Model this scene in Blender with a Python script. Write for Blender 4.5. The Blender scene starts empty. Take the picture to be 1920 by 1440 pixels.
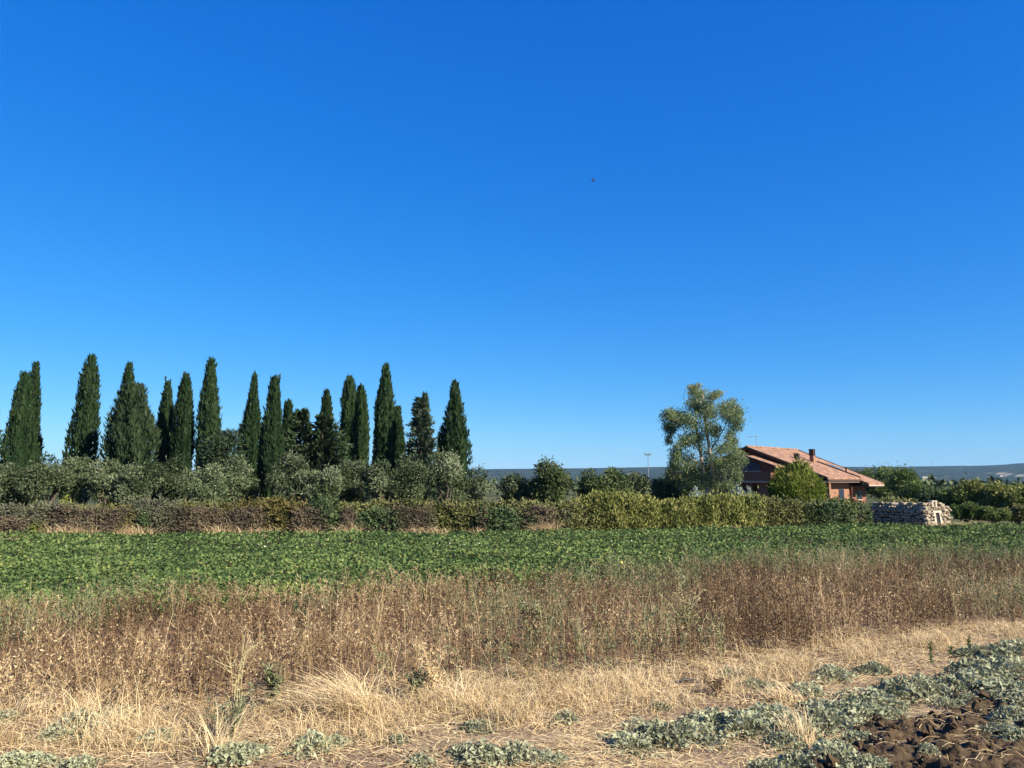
import bpy, bmesh, math
import numpy as np
from mathutils import Vector, Matrix

# ------------------------------------------------------------------ camera, sky, sun, exposure
scene = bpy.context.scene
COL = scene.collection
FPX, CU, CV, HOR, CAMZ = 1442.0, 960.0, 720.0, 905.0, 3.0
PITCH = math.atan((HOR - CV) / FPX)

cam_d = bpy.data.cameras.new('camera')
cam = bpy.data.objects.new('camera', cam_d); COL.objects.link(cam)
cam_d.sensor_fit = 'HORIZONTAL'; cam_d.sensor_width = 36.0
cam_d.lens = FPX / 1920.0 * 36.0
cam_d.clip_start = 0.1; cam_d.clip_end = 40000
cam.location = (0, 0, CAMZ); cam.rotation_euler = (math.pi / 2 + PITCH, 0, 0)
scene.camera = cam

SUN_AZ, SUN_EL = math.radians(127), math.radians(34)      # azimuth clockwise from +Y
world = bpy.data.worlds.new('World'); scene.world = world; world.use_nodes = True
wn = world.node_tree; wn.nodes.clear()
sky = wn.nodes.new('ShaderNodeTexSky'); sky.sky_type = 'NISHITA'; sky.sun_disc = False
sky.sun_elevation = SUN_EL; sky.sun_rotation = SUN_AZ
sky.altitude = 0; sky.air_density = 1.0; sky.dust_density = 0.0; sky.ozone_density = 4.0
hs = wn.nodes.new('ShaderNodeHueSaturation'); hs.inputs['Saturation'].default_value = 1.32
hs.inputs['Value'].default_value = 1.0
bg = wn.nodes.new('ShaderNodeBackground'); bg.inputs['Strength'].default_value = 0.051
wo = wn.nodes.new('ShaderNodeOutputWorld')
wb = wn.nodes.new('ShaderNodeMix'); wb.data_type = 'RGBA'; wb.blend_type = 'MULTIPLY'; wb.inputs[0].default_value = 1.0
wb.inputs[7].default_value = (0.37, 0.96, 1.72, 1)           # the camera's white balance, even over the whole sky
wn.links.new(sky.outputs[0], hs.inputs['Color']); wn.links.new(hs.outputs[0], wb.inputs[6])
sp = wn.nodes.new('ShaderNodeSeparateColor'); cb = wn.nodes.new('ShaderNodeCombineColor')
wn.links.new(wb.outputs[2], sp.inputs[0])
for i, (g, k) in enumerate(((1.0, 1.32), (0.75, 0.775), (0.45, 0.845))):     # the camera's tone response, even over the whole sky
    a = wn.nodes.new('ShaderNodeMath'); a.operation = 'MULTIPLY'; a.inputs[1].default_value = 0.1213
    p = wn.nodes.new('ShaderNodeMath'); p.operation = 'POWER'; p.inputs[1].default_value = g
    c = wn.nodes.new('ShaderNodeMath'); c.operation = 'MULTIPLY'; c.inputs[1].default_value = k / 0.1213
    wn.links.new(sp.outputs[i], a.inputs[0]); wn.links.new(a.outputs[0], p.inputs[0]); wn.links.new(p.outputs[0], c.inputs[0]); wn.links.new(c.outputs[0], cb.inputs[i])
wn.links.new(cb.outputs[0], bg.inputs['Color'])
wn.links.new(bg.outputs[0], wo.inputs['Surface'])

sd = bpy.data.lights.new('sun', 'SUN'); sd.energy = 5.0; sd.angle = math.radians(0.53); sd.color = (1.0, 0.90, 0.74)
so = bpy.data.objects.new('sun', sd); COL.objects.link(so)
tosun = Vector((math.sin(SUN_AZ) * math.cos(SUN_EL), math.cos(SUN_AZ) * math.cos(SUN_EL), math.sin(SUN_EL)))
so.rotation_euler = tosun.to_track_quat('Z', 'Y').to_euler(); so.location = (60, -20, 60)

scene.view_settings.view_transform = 'Standard'; scene.view_settings.look = 'None'
scene.view_settings.exposure = 1.25; scene.view_settings.gamma = 1.0
scene.view_settings.use_curve_mapping = False
scene.cycles.volume_bounces = 1

# ------------------------------------------------------------------ maths helpers
rng = np.random.default_rng(11)

def dirn(u, v):
    cx, cy = (u - CU) / FPX, (CV - v) / FPX
    y = math.cos(PITCH) - math.sin(PITCH) * cy
    z = math.sin(PITCH) + math.cos(PITCH) * cy
    return cx / y, z / y
def at(u, v, Y):
    dx, dz = dirn(u, v); return np.array([dx * Y, Y, CAMZ + dz * Y])
def gp(u, v, z=0.0):
    dx, dz = dirn(u, v); Y = (z - CAMZ) / dz; return np.array([dx * Y, Y, z])
def pxm(Y):            # metres per photograph pixel at depth Y
    return Y / (FPX * 1.008)

def _hash(ix, iy, seed):
    n = (ix.astype(np.int64) * 374761393 + iy.astype(np.int64) * 668265263 + seed * 144665) & 0x7fffffff
    n = ((n ^ (n >> 13)) * 1274126177) & 0x7fffffff
    n = (n ^ (n >> 16)) & 0xffff
    return n / 65535.0
def vnoise(x, y, seed=0):
    x = np.asarray(x, float); y = np.asarray(y, float)
    ix, iy = np.floor(x), np.floor(y); fx, fy = x - ix, y - iy
    fx = fx * fx * (3 - 2 * fx); fy = fy * fy * (3 - 2 * fy)
    a, b = _hash(ix, iy, seed), _hash(ix + 1, iy, seed)
    c, d = _hash(ix, iy + 1, seed), _hash(ix + 1, iy + 1, seed)
    return (a * (1 - fx) + b * fx) * (1 - fy) + (c * (1 - fx) + d * fx) * fy
def fbm(x, y, seed=0, octv=4):
    s, a, t = 0, 0.5, 0
    for o in range(octv):
        s = s + a * vnoise(x * 2 ** o, y * 2 ** o, seed + o * 17); t += a; a *= 0.5
    return s / t
def sstep(a, b, x):
    t = np.clip((x - a) / (b - a), 0, 1); return t * t * (3 - 2 * t)
def unit(v):
    return v / np.maximum(np.linalg.norm(v, axis=-1, keepdims=True), 1e-9)
def rsphere(n, r=None):
    r = r or rng
    return unit(r.normal(size=(n, 3)))

# ------------------------------------------------------------------ mesh helpers
class MB:
    """collects vertex / face blocks; build() links them as one mesh object"""
    def __init__(s): s.V, s.F, s.T, s.n = [], [], [], 0
    def add(s, V, F, tint=0.5):
        V = np.asarray(V, float).reshape(-1, 3)
        s.V.append(V)
        for f in (F if isinstance(F, list) else [F]): s.F.append(np.asarray(f, int) + s.n)
        t = np.asarray(tint, float)
        s.T.append(np.full(len(V), float(t)) if t.ndim == 0 else t)
        s.n += len(V); return s
    def mesh(s, name, smooth=False):
        me = bpy.data.meshes.new(name)
        V = np.concatenate(s.V)
        me.vertices.add(len(V)); me.vertices.foreach_set('co', V.astype(np.float32).ravel())
        tot = sum(f.size for f in s.F); np_ = sum(len(f) for f in s.F)
        me.loops.add(tot); me.polygons.add(np_)
        li = np.concatenate([f.ravel() for f in s.F])
        cnt = np.concatenate([np.full(len(f), f.shape[1]) for f in s.F])
        st = np.concatenate([[0], np.cumsum(cnt)[:-1]])
        me.loops.foreach_set('vertex_index', li.astype(np.int32))
        me.polygons.foreach_set('loop_start', st.astype(np.int32))
        me.polygons.foreach_set('loop_total', cnt.astype(np.int32))
        me.polygons.foreach_set('use_smooth', np.full(np_, smooth))
        a = me.attributes.new('tint', 'FLOAT', 'POINT')
        a.data.foreach_set('value', np.concatenate(s.T).astype(np.float32))
        me.update(calc_edges=True); me.validate()
        return me
    def build(s, name, mat, parent=None, smooth=False, loc=None):
        me = s.mesh(name, smooth); me.materials.append(mat)
        return link(name, me, parent, loc)

def link(name, me, parent=None, loc=None):
    o = bpy.data.objects.new(name, me); COL.objects.link(o)
    if parent is not None: o.parent = parent
    if loc is not None: o.location = loc
    return o
def tag(o, label=None, cat=None, group=None, kind=None):
    if label: o['label'] = label
    if cat: o['category'] = cat
    if group: o['group'] = group
    if kind: o['kind'] = kind
    return o
def thing(name, loc, label, cat, group=None, rz=0.0):
    o = bpy.data.objects.new(name, None); COL.objects.link(o)
    o.location = tuple(loc); o.rotation_euler = (0, 0, rz); o.empty_display_size = 0.3
    return tag(o, label, cat, group)

def kites(C, D, N, L, W, fold=0.12, mid=0.45):
    """folded diamond leaves: base C, direction D, facing N"""
    S = unit(np.cross(D, N)); N2 = np.cross(S, D)
    L = np.broadcast_to(L, (len(C),))[:, None]; W = np.broadcast_to(W, (len(C),))[:, None]
    m = C + D * L * mid + N2 * W * fold
    V = np.stack([C, m + S * W / 2, C + D * L, m - S * W / 2], 1).reshape(-1, 3)
    b = np.arange(len(C))[:, None] * 4
    F = np.concatenate([b + np.array([0, 1, 2]), b + np.array([0, 2, 3])], 1).reshape(-1, 3)
    return V, F
def ribbons(P, W, S):
    """P (N,K,3) centre lines, W (N,K) widths, S (N,3) side vectors"""
    N, K, _ = P.shape
    A = P + S[:, None, :] * W[:, :, None] / 2; B = P - S[:, None, :] * W[:, :, None] / 2
    V = np.stack([A, B], 2).reshape(-1, 3)
    b = (np.arange(N) * K * 2)[:, None, None]; k = (np.arange(K - 1) * 2)[None, :, None]
    F = (b + k + np.array([0, 1, 3, 2])[None, None, :]).reshape(-1, 4)
    return V, F
def tube(P, R, n=6, cap=True):
    P = np.asarray(P, float); K = len(P); R = np.broadcast_to(R, (K,))
    T = unit(np.gradient(P, axis=0)); up = np.array([0.31, 0.95, 0.05])
    A = unit(np.cross(T, up)); B = np.cross(T, A)
    an = np.arange(n) * 2 * math.pi / n
    V = (P[:, None] + R[:, None, None] * (np.cos(an)[None, :, None] * A[:, None] + np.sin(an)[None, :, None] * B[:, None])).reshape(-1, 3)
    F = [[k * n + i, k * n + (i + 1) % n, (k + 1) * n + (i + 1) % n, (k + 1) * n + i] for k in range(K - 1) for i in range(n)]
    Fs = [np.array(F)]
    if cap: Fs += [np.array([list(range(n))[::-1]]), np.array([[(K - 1) * n + i for i in range(n)]])]
    return V, Fs
def boxv(x0, x1, y0, y1, z0, z1):
    V = np.array([[x, y, z] for z in (z0, z1) for x, y in ((x0, y0), (x1, y0), (x1, y1), (x0, y1))], float)
    F = np.array([[3, 2, 1, 0], [4, 5, 6, 7], [0, 1, 5, 4], [1, 2, 6, 5], [2, 3, 7, 6], [3, 0, 4, 7]])
    return V, F
def slab(poly, thick):
    """closed plate: poly is a list of 3-D points in order (top side), thickness straight down"""
    P = np.array(poly, float); n = len(P); Q = P - np.array([0, 0, thick])
    F = [np.array([list(range(n))]), np.array([[2 * n - 1 - i for i in range(n)]]),
         np.array([[(i + 1) % n, i, n + i, n + (i + 1) % n] for i in range(n)])]
    return np.concatenate([P, Q]), F

# ------------------------------------------------------------------ materials
def new_mat(name):
    m = bpy.data.materials.new(name); m.use_nodes = True
    nt = m.node_tree; b = nt.nodes['Principled BSDF']
    return m, nt, b
def ramp(nt, cols):
    r = nt.nodes.new('ShaderNodeValToRGB'); e = r.color_ramp.elements
    n = len(cols)
    while len(e) < n: e.new(0.5)
    for i, c in enumerate(cols):
        p, c = (c[0], c[1]) if isinstance(c[0], (int, float)) and len(c) == 2 else (i / (n - 1), c)
        e[i].position = p; e[i].color = (*c, 1)
    return r
def leaf_mat(name, cols, rough=0.6, trans=0.25, spec=0.14, objvar=0.18):
    m, nt, b = new_mat(name)
    at_ = nt.nodes.new('ShaderNodeAttribute'); at_.attribute_name = 'tint'
    r = ramp(nt, cols); nt.links.new(at_.outputs['Fac'], r.inputs[0])
    oi = nt.nodes.new('ShaderNodeObjectInfo'); mr = nt.nodes.new('ShaderNodeMapRange')
    mr.inputs['To Min'].default_value = 1 - objvar; mr.inputs['To Max'].default_value = 1 + objvar
    nt.links.new(oi.outputs['Random'], mr.inputs['Value'])
    h = nt.nodes.new('ShaderNodeHueSaturation')
    nt.links.new(mr.outputs[0], h.inputs['Value']); nt.links.new(r.outputs[0], h.inputs['Color'])
    nt.links.new(h.outputs[0], b.inputs['Base Color'])
    b.inputs['Roughness'].default_value = rough; b.inputs['Specular IOR Level'].default_value = spec
    if trans > 0:
        t = nt.nodes.new('ShaderNodeBsdfTranslucent'); mx = nt.nodes.new('ShaderNodeMixShader')
        mx.inputs[0].default_value = trans
        nt.links.new(h.outputs[0], t.inputs['Color'])
        nt.links.new(b.outputs[0], mx.inputs[1]); nt.links.new(t.outputs[0], mx.inputs[2])
        nt.links.new(mx.outputs[0], nt.nodes['Material Output'].inputs['Surface'])
    return m
def rough_mat(name, cols, scale=3.0, bump=0.3, bscale=None, rough=0.9, dist=0.02, detail=6):
    m, nt, b = new_mat(name)
    tc = nt.nodes.new('ShaderNodeTexCoord')
    n1 = nt.nodes.new('ShaderNodeTexNoise'); n1.inputs['Scale'].default_value = scale; n1.inputs['Detail'].default_value = detail
    nt.links.new(tc.outputs['Object'], n1.inputs['Vector'])
    r = ramp(nt, cols); nt.links.new(n1.outputs['Fac'], r.inputs[0]); nt.links.new(r.outputs[0], b.inputs['Base Color'])
    n2 = nt.nodes.new('ShaderNodeTexNoise'); n2.inputs['Scale'].default_value = bscale or scale * 4; n2.inputs['Detail'].default_value = 5
    nt.links.new(tc.outputs['Object'], n2.inputs['Vector'])
    bp = nt.nodes.new('ShaderNodeBump'); bp.inputs['Strength'].default_value = bump; bp.inputs['Distance'].default_value = dist
    nt.links.new(n2.outputs['Fac'], bp.inputs['Height']); nt.links.new(bp.outputs[0], b.inputs['Normal'])
    b.inputs['Roughness'].default_value = rough; b.inputs['Specular IOR Level'].default_value = 0.2
    return m
def plain_mat(name, col, rough=0.6, metal=0.0, spec=0.4):
    m, nt, b = new_mat(name)
    n = nt.nodes.new('ShaderNodeTexNoise'); n.inputs['Scale'].default_value = 2.5; n.inputs['Detail'].default_value = 6
    tc = nt.nodes.new('ShaderNodeTexCoord'); nt.links.new(tc.outputs['Object'], n.inputs['Vector'])
    c = np.array(col); r = ramp(nt, [(0.3, tuple(c * 0.82)), (0.7, tuple(np.minimum(c * 1.12, 1)))])
    nt.links.new(n.outputs['Fac'], r.inputs[0]); nt.links.new(r.outputs[0], b.inputs['Base Color'])
    b.inputs['Roughness'].default_value = rough; b.inputs['Metallic'].default_value = metal
    b.inputs['Specular IOR Level'].default_value = spec
    return m

M = {}
M['cypress'] = leaf_mat('cypress_leaf', [(.008, .022, .008), (.020, .042, .015), (.042, .068, .024)], trans=0.12)
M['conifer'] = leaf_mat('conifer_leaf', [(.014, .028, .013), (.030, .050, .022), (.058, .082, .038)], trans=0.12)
M['cedar'] = leaf_mat('cedar_leaf', [(.022, .040, .024), (.050, .074, .044), (.10, .125, .080)], trans=0.1)
M['olive'] = leaf_mat('olive_leaf', [(.016, .030, .011), (.055, .078, .033), (.115, .142, .072), (.20, .225, .135)], trans=0.15)
M['dark_tree'] = leaf_mat('dark_tree_leaf', [(.026, .044, .015), (.056, .082, .028), (.11, .135, .052)], trans=0.2)
M['green_tree'] = leaf_mat('green_tree_leaf', [(.042, .072, .018), (.098, .14, .038), (.185, .225, .07)], trans=0.28)
M['yellow_tree'] = leaf_mat('yellow_tree_leaf', [(.08, .10, .024), (.18, .195, .052), (.30, .30, .10)], trans=0.22)
M['eucalyptus'] = leaf_mat('eucalyptus_leaf', [(.056, .088, .036), (.12, .165, .072), (.195, .245, .12), (.31, .27, .15)], trans=0.35)
M['bamboo'] = leaf_mat('bamboo_leaf', [(.07, .11, .014), (.14, .19, .026), (.22, .25, .05), (.30, .25, .10)], trans=0.35)
M['silver'] = leaf_mat('silver_leaf', [(.16, .20, .16), (.26, .31, .26), (.36, .40, .34)], trans=0.1)
M['hedge_olive'] = leaf_mat('hedge_olive_leaf', [(.042, .054, .016), (.095, .108, .034), (.17, .17, .062), (.24, .20, .10)], trans=0.2)
M['hedge_green'] = leaf_mat('hedge_green_leaf', [(.034, .058, .022), (.07, .105, .042), (.13, .165, .075)], trans=0.2)
M['hedge_bright'] = leaf_mat('hedge_bright_leaf', [(.075, .10, .014), (.15, .17, .025), (.23, .22, .05)], trans=0.3)
M['hedge_yellow'] = leaf_mat('hedge_yellow_leaf', [(.052, .07, .017), (.125, .145, .036), (.24, .245, .07), (.36, .32, .13)], trans=0.25)
M['hedge_rusty'] = leaf_mat('hedge_rusty_leaf', [(.042, .046, .015), (.088, .088, .027), (.16, .13, .045), (.11, .112, .04)], trans=0.2)
M['hedge_grey'] = leaf_mat('hedge_grey_leaf', [(.045, .052, .028), (.088, .098, .055), (.155, .16, .10), (.15, .12, .085)], trans=0.15)
M['bramble'] = leaf_mat('bramble_leaf', [(.038, .031, .022), (.082, .067, .045), (.142, .112, .073), (.092, .10, .042)], trans=0.1)
M['crop'] = leaf_mat('crop_leaf', [(.034, .064, .020), (.074, .122, .036), (.125, .182, .058), (.25, .27, .075)], trans=0.25, objvar=0)
M['stalk'] = leaf_mat('stalk_dry', [(.050, .028, .017), (.160, .100, .055), (.295, .208, .112), (.45, .34, .19), (.56, .45, .28)], trans=0.12, rough=0.8, objvar=0)
M['straw'] = leaf_mat('straw_dry', [(.26, .17, .09), (.44, .32, .165), (.58, .45, .25), (.66, .55, .36)], trans=0.12, rough=0.75, objvar=0.06)
M['weed_grey'] = leaf_mat('weed_grey_leaf', [(.085, .098, .046), (.17, .18, .085), (.26, .26, .14), (.36, .31, .18)], trans=0.15, objvar=0.1)
M['gourd'] = leaf_mat('gourd_leaf', [(.15, .165, .095), (.255, .27, .165), (.35, .365, .235), (.43, .43, .29)], trans=0.24, rough=0.7)
M['weed_green'] = leaf_mat('weed_green_leaf', [(.03, .06, .016), (.065, .11, .035), (.11, .16, .06)], trans=0.2)
M['thistle'] = leaf_mat('thistle_dry', [(.20, .19, .09), (.36, .32, .16), (.50, .44, .25)], trans=0.15)
M['bark'] = rough_mat('bark_brown', [(.06, .045, .035), (.13, .10, .075)], 6, 0.6)
M['bark_pale'] = rough_mat('bark_pale', [(.22, .17, .12), (.42, .36, .29)], 3, 0.4)

# ------------------------------------------------------------------ layout of the fields (ground lines read off the photograph)
def line_from(pts, z=0.0):
    P = np.array([gp(u, v, z) for u, v in pts]); X, Y = P[:, 0], P[:, 1]
    a = (Y[1] - Y[0]) / (X[1] - X[0]); b = (Y[-1] - Y[-2]) / (X[-1] - X[-2])
    X = np.concatenate([[X[0] - 60], X, [X[-1] + 60]])
    Y = np.concatenate([[Y[0] - 60 * a * 0.3], Y, [Y[-1] + 60 * b * 0.3]])
    return lambda x: np.interp(x, X, Y)
front_y = line_from([(0, 1336), (300, 1342), (640, 1322), (960, 1298), (1280, 1264), (1500, 1226), (1700, 1194), (1920, 1172)])
back_y = line_from([(0, 1112), (300, 1100), (700, 1080), (1100, 1056), (1300, 1038), (1600, 1028), (1920, 1020)], 0.72)
hedge_y = line_from([(0, 1003), (700, 1000), (1000, 998), (1300, 991), (1600, 985), (1920, 985)], 0.28)

def bank(y):
    return 1.4 * (1 - sstep(3.0, 7.2, y))
def ground_z(x, y):
    x = np.asarray(x, float); y = np.asarray(y, float)
    near = 1 - sstep(60, 150, y)
    return bank(y) + near * (0.10 * (fbm(x * 0.35, y * 0.35, 3) - 0.5) + 0.05 * (fbm(x * 2.2, y * 2.2, 9) - 0.5)) * sstep(-40, 5, y)

SOILP = np.array([gp(*p)[:2] for p in [(1440, 1500), (1500, 1418), (1600, 1372), (1700, 1335), (1800, 1292), (1960, 1262), (2150, 1290), (2150, 1500)]])
def poly_sd(P, x, y):
    """signed distance, positive inside"""
    d = np.full(x.shape, 1e9); ins = np.zeros(x.shape, bool)
    n = len(P)
    for i in range(n):
        a, b = P[i], P[(i + 1) % n]; e = b - a
        t = np.clip(((x - a[0]) * e[0] + (y - a[1]) * e[1]) / (e @ e), 0, 1)
        d = np.minimum(d, np.hypot(x - a[0] - t * e[0], y - a[1] - t * e[1]))
        c = ((a[1] > y) != (b[1] > y)) & (x < (b[0] - a[0]) * (y - a[1]) / (b[1] - a[1] + 1e-12) + a[0])
        ins ^= c
    return np.where(ins, d, -d)

# ground sheet
def ground():
    ys = np.concatenate([np.linspace(-60, -4, 12), np.arange(-3, 6.5, 0.35), np.arange(6.6, 14, 0.06), 14 * (1.014 ** np.arange(0, 95)), ])
    ys = np.concatenate([ys, ys[-1] * (1.075 ** np.arange(1, 78))])
    nx = 262
    s = np.linspace(-1, 1, nx)
    w = np.where(ys < 60, np.maximum(11.0, 0.78 * ys + 4), 0.78 * ys + 4 + (ys - 60) * 0.9) + np.maximum(0, -ys) * 2.5
    far_out = np.sign(s) * np.clip((np.abs(s) - .93) / .07, 0, 1) ** 2
    X = s[None, :] * w[:, None] + far_out[None, :] * (120 + 1.6 * np.abs(ys))[:, None]; Y = np.repeat(ys[:, None], nx, 1)
    Z = ground_z(X, Y)
    V = np.stack([X, Y, Z], -1).reshape(-1, 3)
    i = np.arange(len(ys) - 1)[:, None] * nx + np.arange(nx - 1)[None, :]
    F = np.stack([i, i + 1, i + nx + 1, i + nx], -1).reshape(-1, 4)
    x, y = V[:, 0], V[:, 1]
    crop = sstep(-0.6, 0.6, y - back_y(x)) * (1 - sstep(-0.5, 1.0, y - hedge_y(x)))
    far = sstep(0.5, 4.0, y - hedge_y(x))
    stalk = sstep(-1.2, 0.8, y - front_y(x)) * (1 - crop) * (1 - far)
    mb = MB().add(V, F, 0.5)
    m, nt, b = new_mat('field_ground')
    tc = nt.nodes.new('ShaderNodeTexCoord')
    def noise(sc, det=6, ro=0.6, dist=0.0):
        n = nt.nodes.new('ShaderNodeTexNoise'); n.inputs['Scale'].default_value = sc; n.inputs['Detail'].default_value = det
        n.inputs['Roughness'].default_value = ro; n.inputs['Distortion'].default_value = dist
        nt.links.new(tc.outputs['Object'], n.inputs['Vector']); return n
    def mix(f, a, c):
        x_ = nt.nodes.new('ShaderNodeMix'); x_.data_type = 'RGBA'
        nt.links.new(f, x_.inputs[0])
        for s_, v_ in ((6, a), (7, c)):
            if isinstance(v_, tuple): x_.inputs[s_].default_value = (*v_, 1)
            else: nt.links.new(v_, x_.inputs[s_])
        return x_.outputs[2]
    n1, n2, n3 = noise(1.1), noise(14, 8, 0.7, 0.6), noise(60, 4)
    r1 = ramp(nt, [(0.30, (.10, .070, .045)), (0.45, (.19, .14, .088)), (0.56, (.33, .25, .145)), (0.72, (.48, .38, .22))])
    nt.links.new(n2.outputs['Fac'], r1.inputs[0])
    r0 = ramp(nt, [(0.35, (.15, .105, .075)), (0.7, (.30, .22, .14))]); nt.links.new(n3.outputs['Fac'], r0.inputs[0])
    rm = ramp(nt, [(0.42, (0, 0, 0)), (0.60, (1, 1, 1))]); nt.links.new(n1.outputs['Fac'], rm.inputs[0])
    base = mix(rm.outputs[0], r1.outputs[0], r0.outputs[0])
    rc = ramp(nt, [(0.35, (.05, .035, .022)), (0.65, (.12, .085, .055))]); nt.links.new(n2.outputs['Fac'], rc.inputs[0])
    ac = nt.nodes.new('ShaderNodeAttribute'); ac.attribute_name = 'crop'
    ast = nt.nodes.new('ShaderNodeAttribute'); ast.attribute_name = 'litter'
    rl = ramp(nt, [(0.35, (.09, .055, .032)), (0.65, (.24, .155, .09))]); nt.links.new(n2.outputs['Fac'], rl.inputs[0])
    c1 = mix(ast.outputs['Fac'], base, rl.outputs[0]); c2 = mix(ac.outputs['Fac'], c1, rc.outputs[0])
    af = nt.nodes.new('ShaderNodeAttribute'); af.attribute_name = 'far'
    n4 = noise(0.012, 6); rf = ramp(nt, [(0.36, (.035, .045, .018)), (0.55, (.075, .08, .035)), (0.7, (.20, .16, .09))]); nt.links.new(n4.outputs['Fac'], rf.inputs[0])
    c2 = mix(af.outputs['Fac'], c2, rf.outputs[0])
    nt.links.new(c2, b.inputs['Base Color']); b.inputs['Roughness'].default_value = 0.95; b.inputs['Specular IOR Level'].default_value = 0.1
    bp = nt.nodes.new('ShaderNodeBump'); bp.inputs['Strength'].default_value = 0.7; bp.inputs['Distance'].default_value = 0.03
    nt.links.new(n2.outputs['Fac'], bp.inputs['Height']); nt.links.new(bp.outputs[0], b.inputs['Normal'])
    o = mb.build('ground', m, smooth=True)
    for nm, arr in (('crop', crop), ('litter', stalk), ('far', far)):
        a = o.data.attributes.new(nm, 'FLOAT', 'POINT'); a.data.foreach_set('value', arr.astype(np.float32))
    tag(o, kind='structure')
ground()

# far ridge
def hills():
    us = np.linspace(-900, 2900, 420)
    yr = np.interp(us, [-900, 0, 500, 930, 1100, 1250, 1450, 1680, 1800, 1850, 1920, 2400, 2900], [884, 882, 881, 880, 878.5, 876, 876, 876, 874, 873.5, 869, 866, 872])
    rows = np.linspace(0, 1, 26)
    Ds = 3300 + 2300 * rows
    V = []; bare = []
    for j, (t, D) in enumerate(zip(rows, Ds)):
        X = np.array([dirn(u, HOR)[0] for u in us]) * D
        Htop = (HOR - yr) * pxm(5600) + 3
        prof = sstep(0.02, 1.0, t) ** 0.85
        z = Htop * prof * (0.86 + 0.28 * fbm(X / 420, np.full_like(X, D / 420), 5)) if t < 0.97 else Htop * prof
        z = z + (vnoise(X / 45, np.full_like(X, D / 45), 7) - 0.5) * 7 * prof + (vnoise(X / 16, np.full_like(X, D / 45), 8) - 0.5) * 5 * prof
        z = np.minimum(z, (Htop + 2) * D / 5600 ) - (8 if t == 0 else 0)
        V.append(np.stack([X, np.full_like(X, D), z], -1))
        uu = us
        f = fbm(X / 130, np.full_like(X, D / 260), 21)
        bare.append(np.clip(((uu > 1690) & (t > 0.2) & (t < 0.75)) * sstep(0.70, 0.80, f), 0, 1))
    # back side
    X = np.array([dirn(u, HOR)[0] for u in us]) * 7200
    V.append(np.stack([X, np.full_like(X, 7200.0), np.full_like(X, -10.0)], -1)); bare.append(np.zeros_like(us))
    V = np.array(V); n, k = V.shape[:2]
    i = np.arange(n - 1)[:, None] * k + np.arange(k - 1)[None, :]
    F = np.stack([i, i + 1, i + k + 1, i + k], -1).reshape(-1, 4)
    m, nt, b = new_mat('hill_woods')
    tc = nt.nodes.new('ShaderNodeTexCoord')
    n1 = nt.nodes.new('ShaderNodeTexNoise'); n1.inputs['Scale'].default_value = 0.02; n1.inputs['Detail'].default_value = 8; n1.inputs['Roughness'].default_value = 0.7
    nt.links.new(tc.outputs['Object'], n1.inputs['Vector'])
    r = ramp(nt, [(0.36, (.010, .018, .010)), (0.52, (.026, .036, .018)), (0.70, (.07, .075, .04))]); nt.links.new(n1.outputs['Fac'], r.inputs[0])
    a = nt.nodes.new('ShaderNodeAttribute'); a.attribute_name = 'tint'
    x = nt.nodes.new('ShaderNodeMix'); x.data_type = 'RGBA'; nt.links.new(a.outputs['Fac'], x.inputs[0])
    nt.links.new(r.outputs[0], x.inputs[6]); x.inputs[7].default_value = (.30, .27, .20, 1)
    nt.links.new(x.outputs[2], b.inputs['Base Color']); b.inputs['Roughness'].default_value = 1; b.inputs['Specular IOR Level'].default_value = 0
    o = MB().add(V.reshape(-1, 3), F, np.array(bare).ravel()).build('hills', m, smooth=True)
    tag(o, kind='structure')
    return V
HILLV = hills()

# haze: even, thin air round everything
def haze():
    V, F = boxv(-9000, 9000, -400, 7600, -14, 175)
    m = bpy.data.materials.new('haze_air'); m.use_nodes = True; nt = m.node_tree
    nt.nodes.remove(nt.nodes['Principled BSDF'])
    pv = nt.nodes.new('ShaderNodeVolumePrincipled'); pv.inputs['Density'].default_value = HAZE
    pv.inputs['Color'].default_value = (0.29, 0.56, 1.0, 1); pv.inputs['Anisotropy'].default_value = 0.0
    nt.links.new(pv.outputs[0], nt.nodes['Material Output'].inputs['Volume'])
    tag(MB().add(V, F).build('haze', m), kind='stuff')
HAZE = 0.000036
haze()

# ------------------------------------------------------------------ the stone hut and the house
def lumps(seed, rough=0.25, sub=1):
    """one irregular stone, about 1 m across"""
    r = np.random.default_rng(seed); bm = bmesh.new()
    bmesh.ops.create_cube(bm, size=1.0)
    bmesh.ops.bevel(bm, geom=bm.edges[:], offset=0.16, segments=1, affect='EDGES')
    for v in bm.verts: v.co += Vector(r.normal(size=3) * rough * 0.22)
    me = bpy.data.meshes.new('stone'); bm.to_mesh(me); bm.free(); return me

M['limestone'] = rough_mat('limestone', [(.13, .10, .065), (.28, .225, .15), (.46, .385, .28)], 5, 0.6, dist=0.03)
M['limestone_pale'] = rough_mat('limestone_pale', [(.20, .17, .12), (.36, .31, .23)], 4, 0.5, dist=0.03)
M['gap_shade'] = rough_mat('dark_gap_core', [(.03, .027, .022), (.06, .054, .045)], 3, 0.5)  # dark colour stands in for shade in the gaps of the dry wall
M['render_white'] = rough_mat('lime_wash', [(.30, .265, .205), (.44, .40, .33)], 3, 0.3)
M['door_shade'] = plain_mat('doorway_shade', (.012, .011, .010), 0.9)

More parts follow.
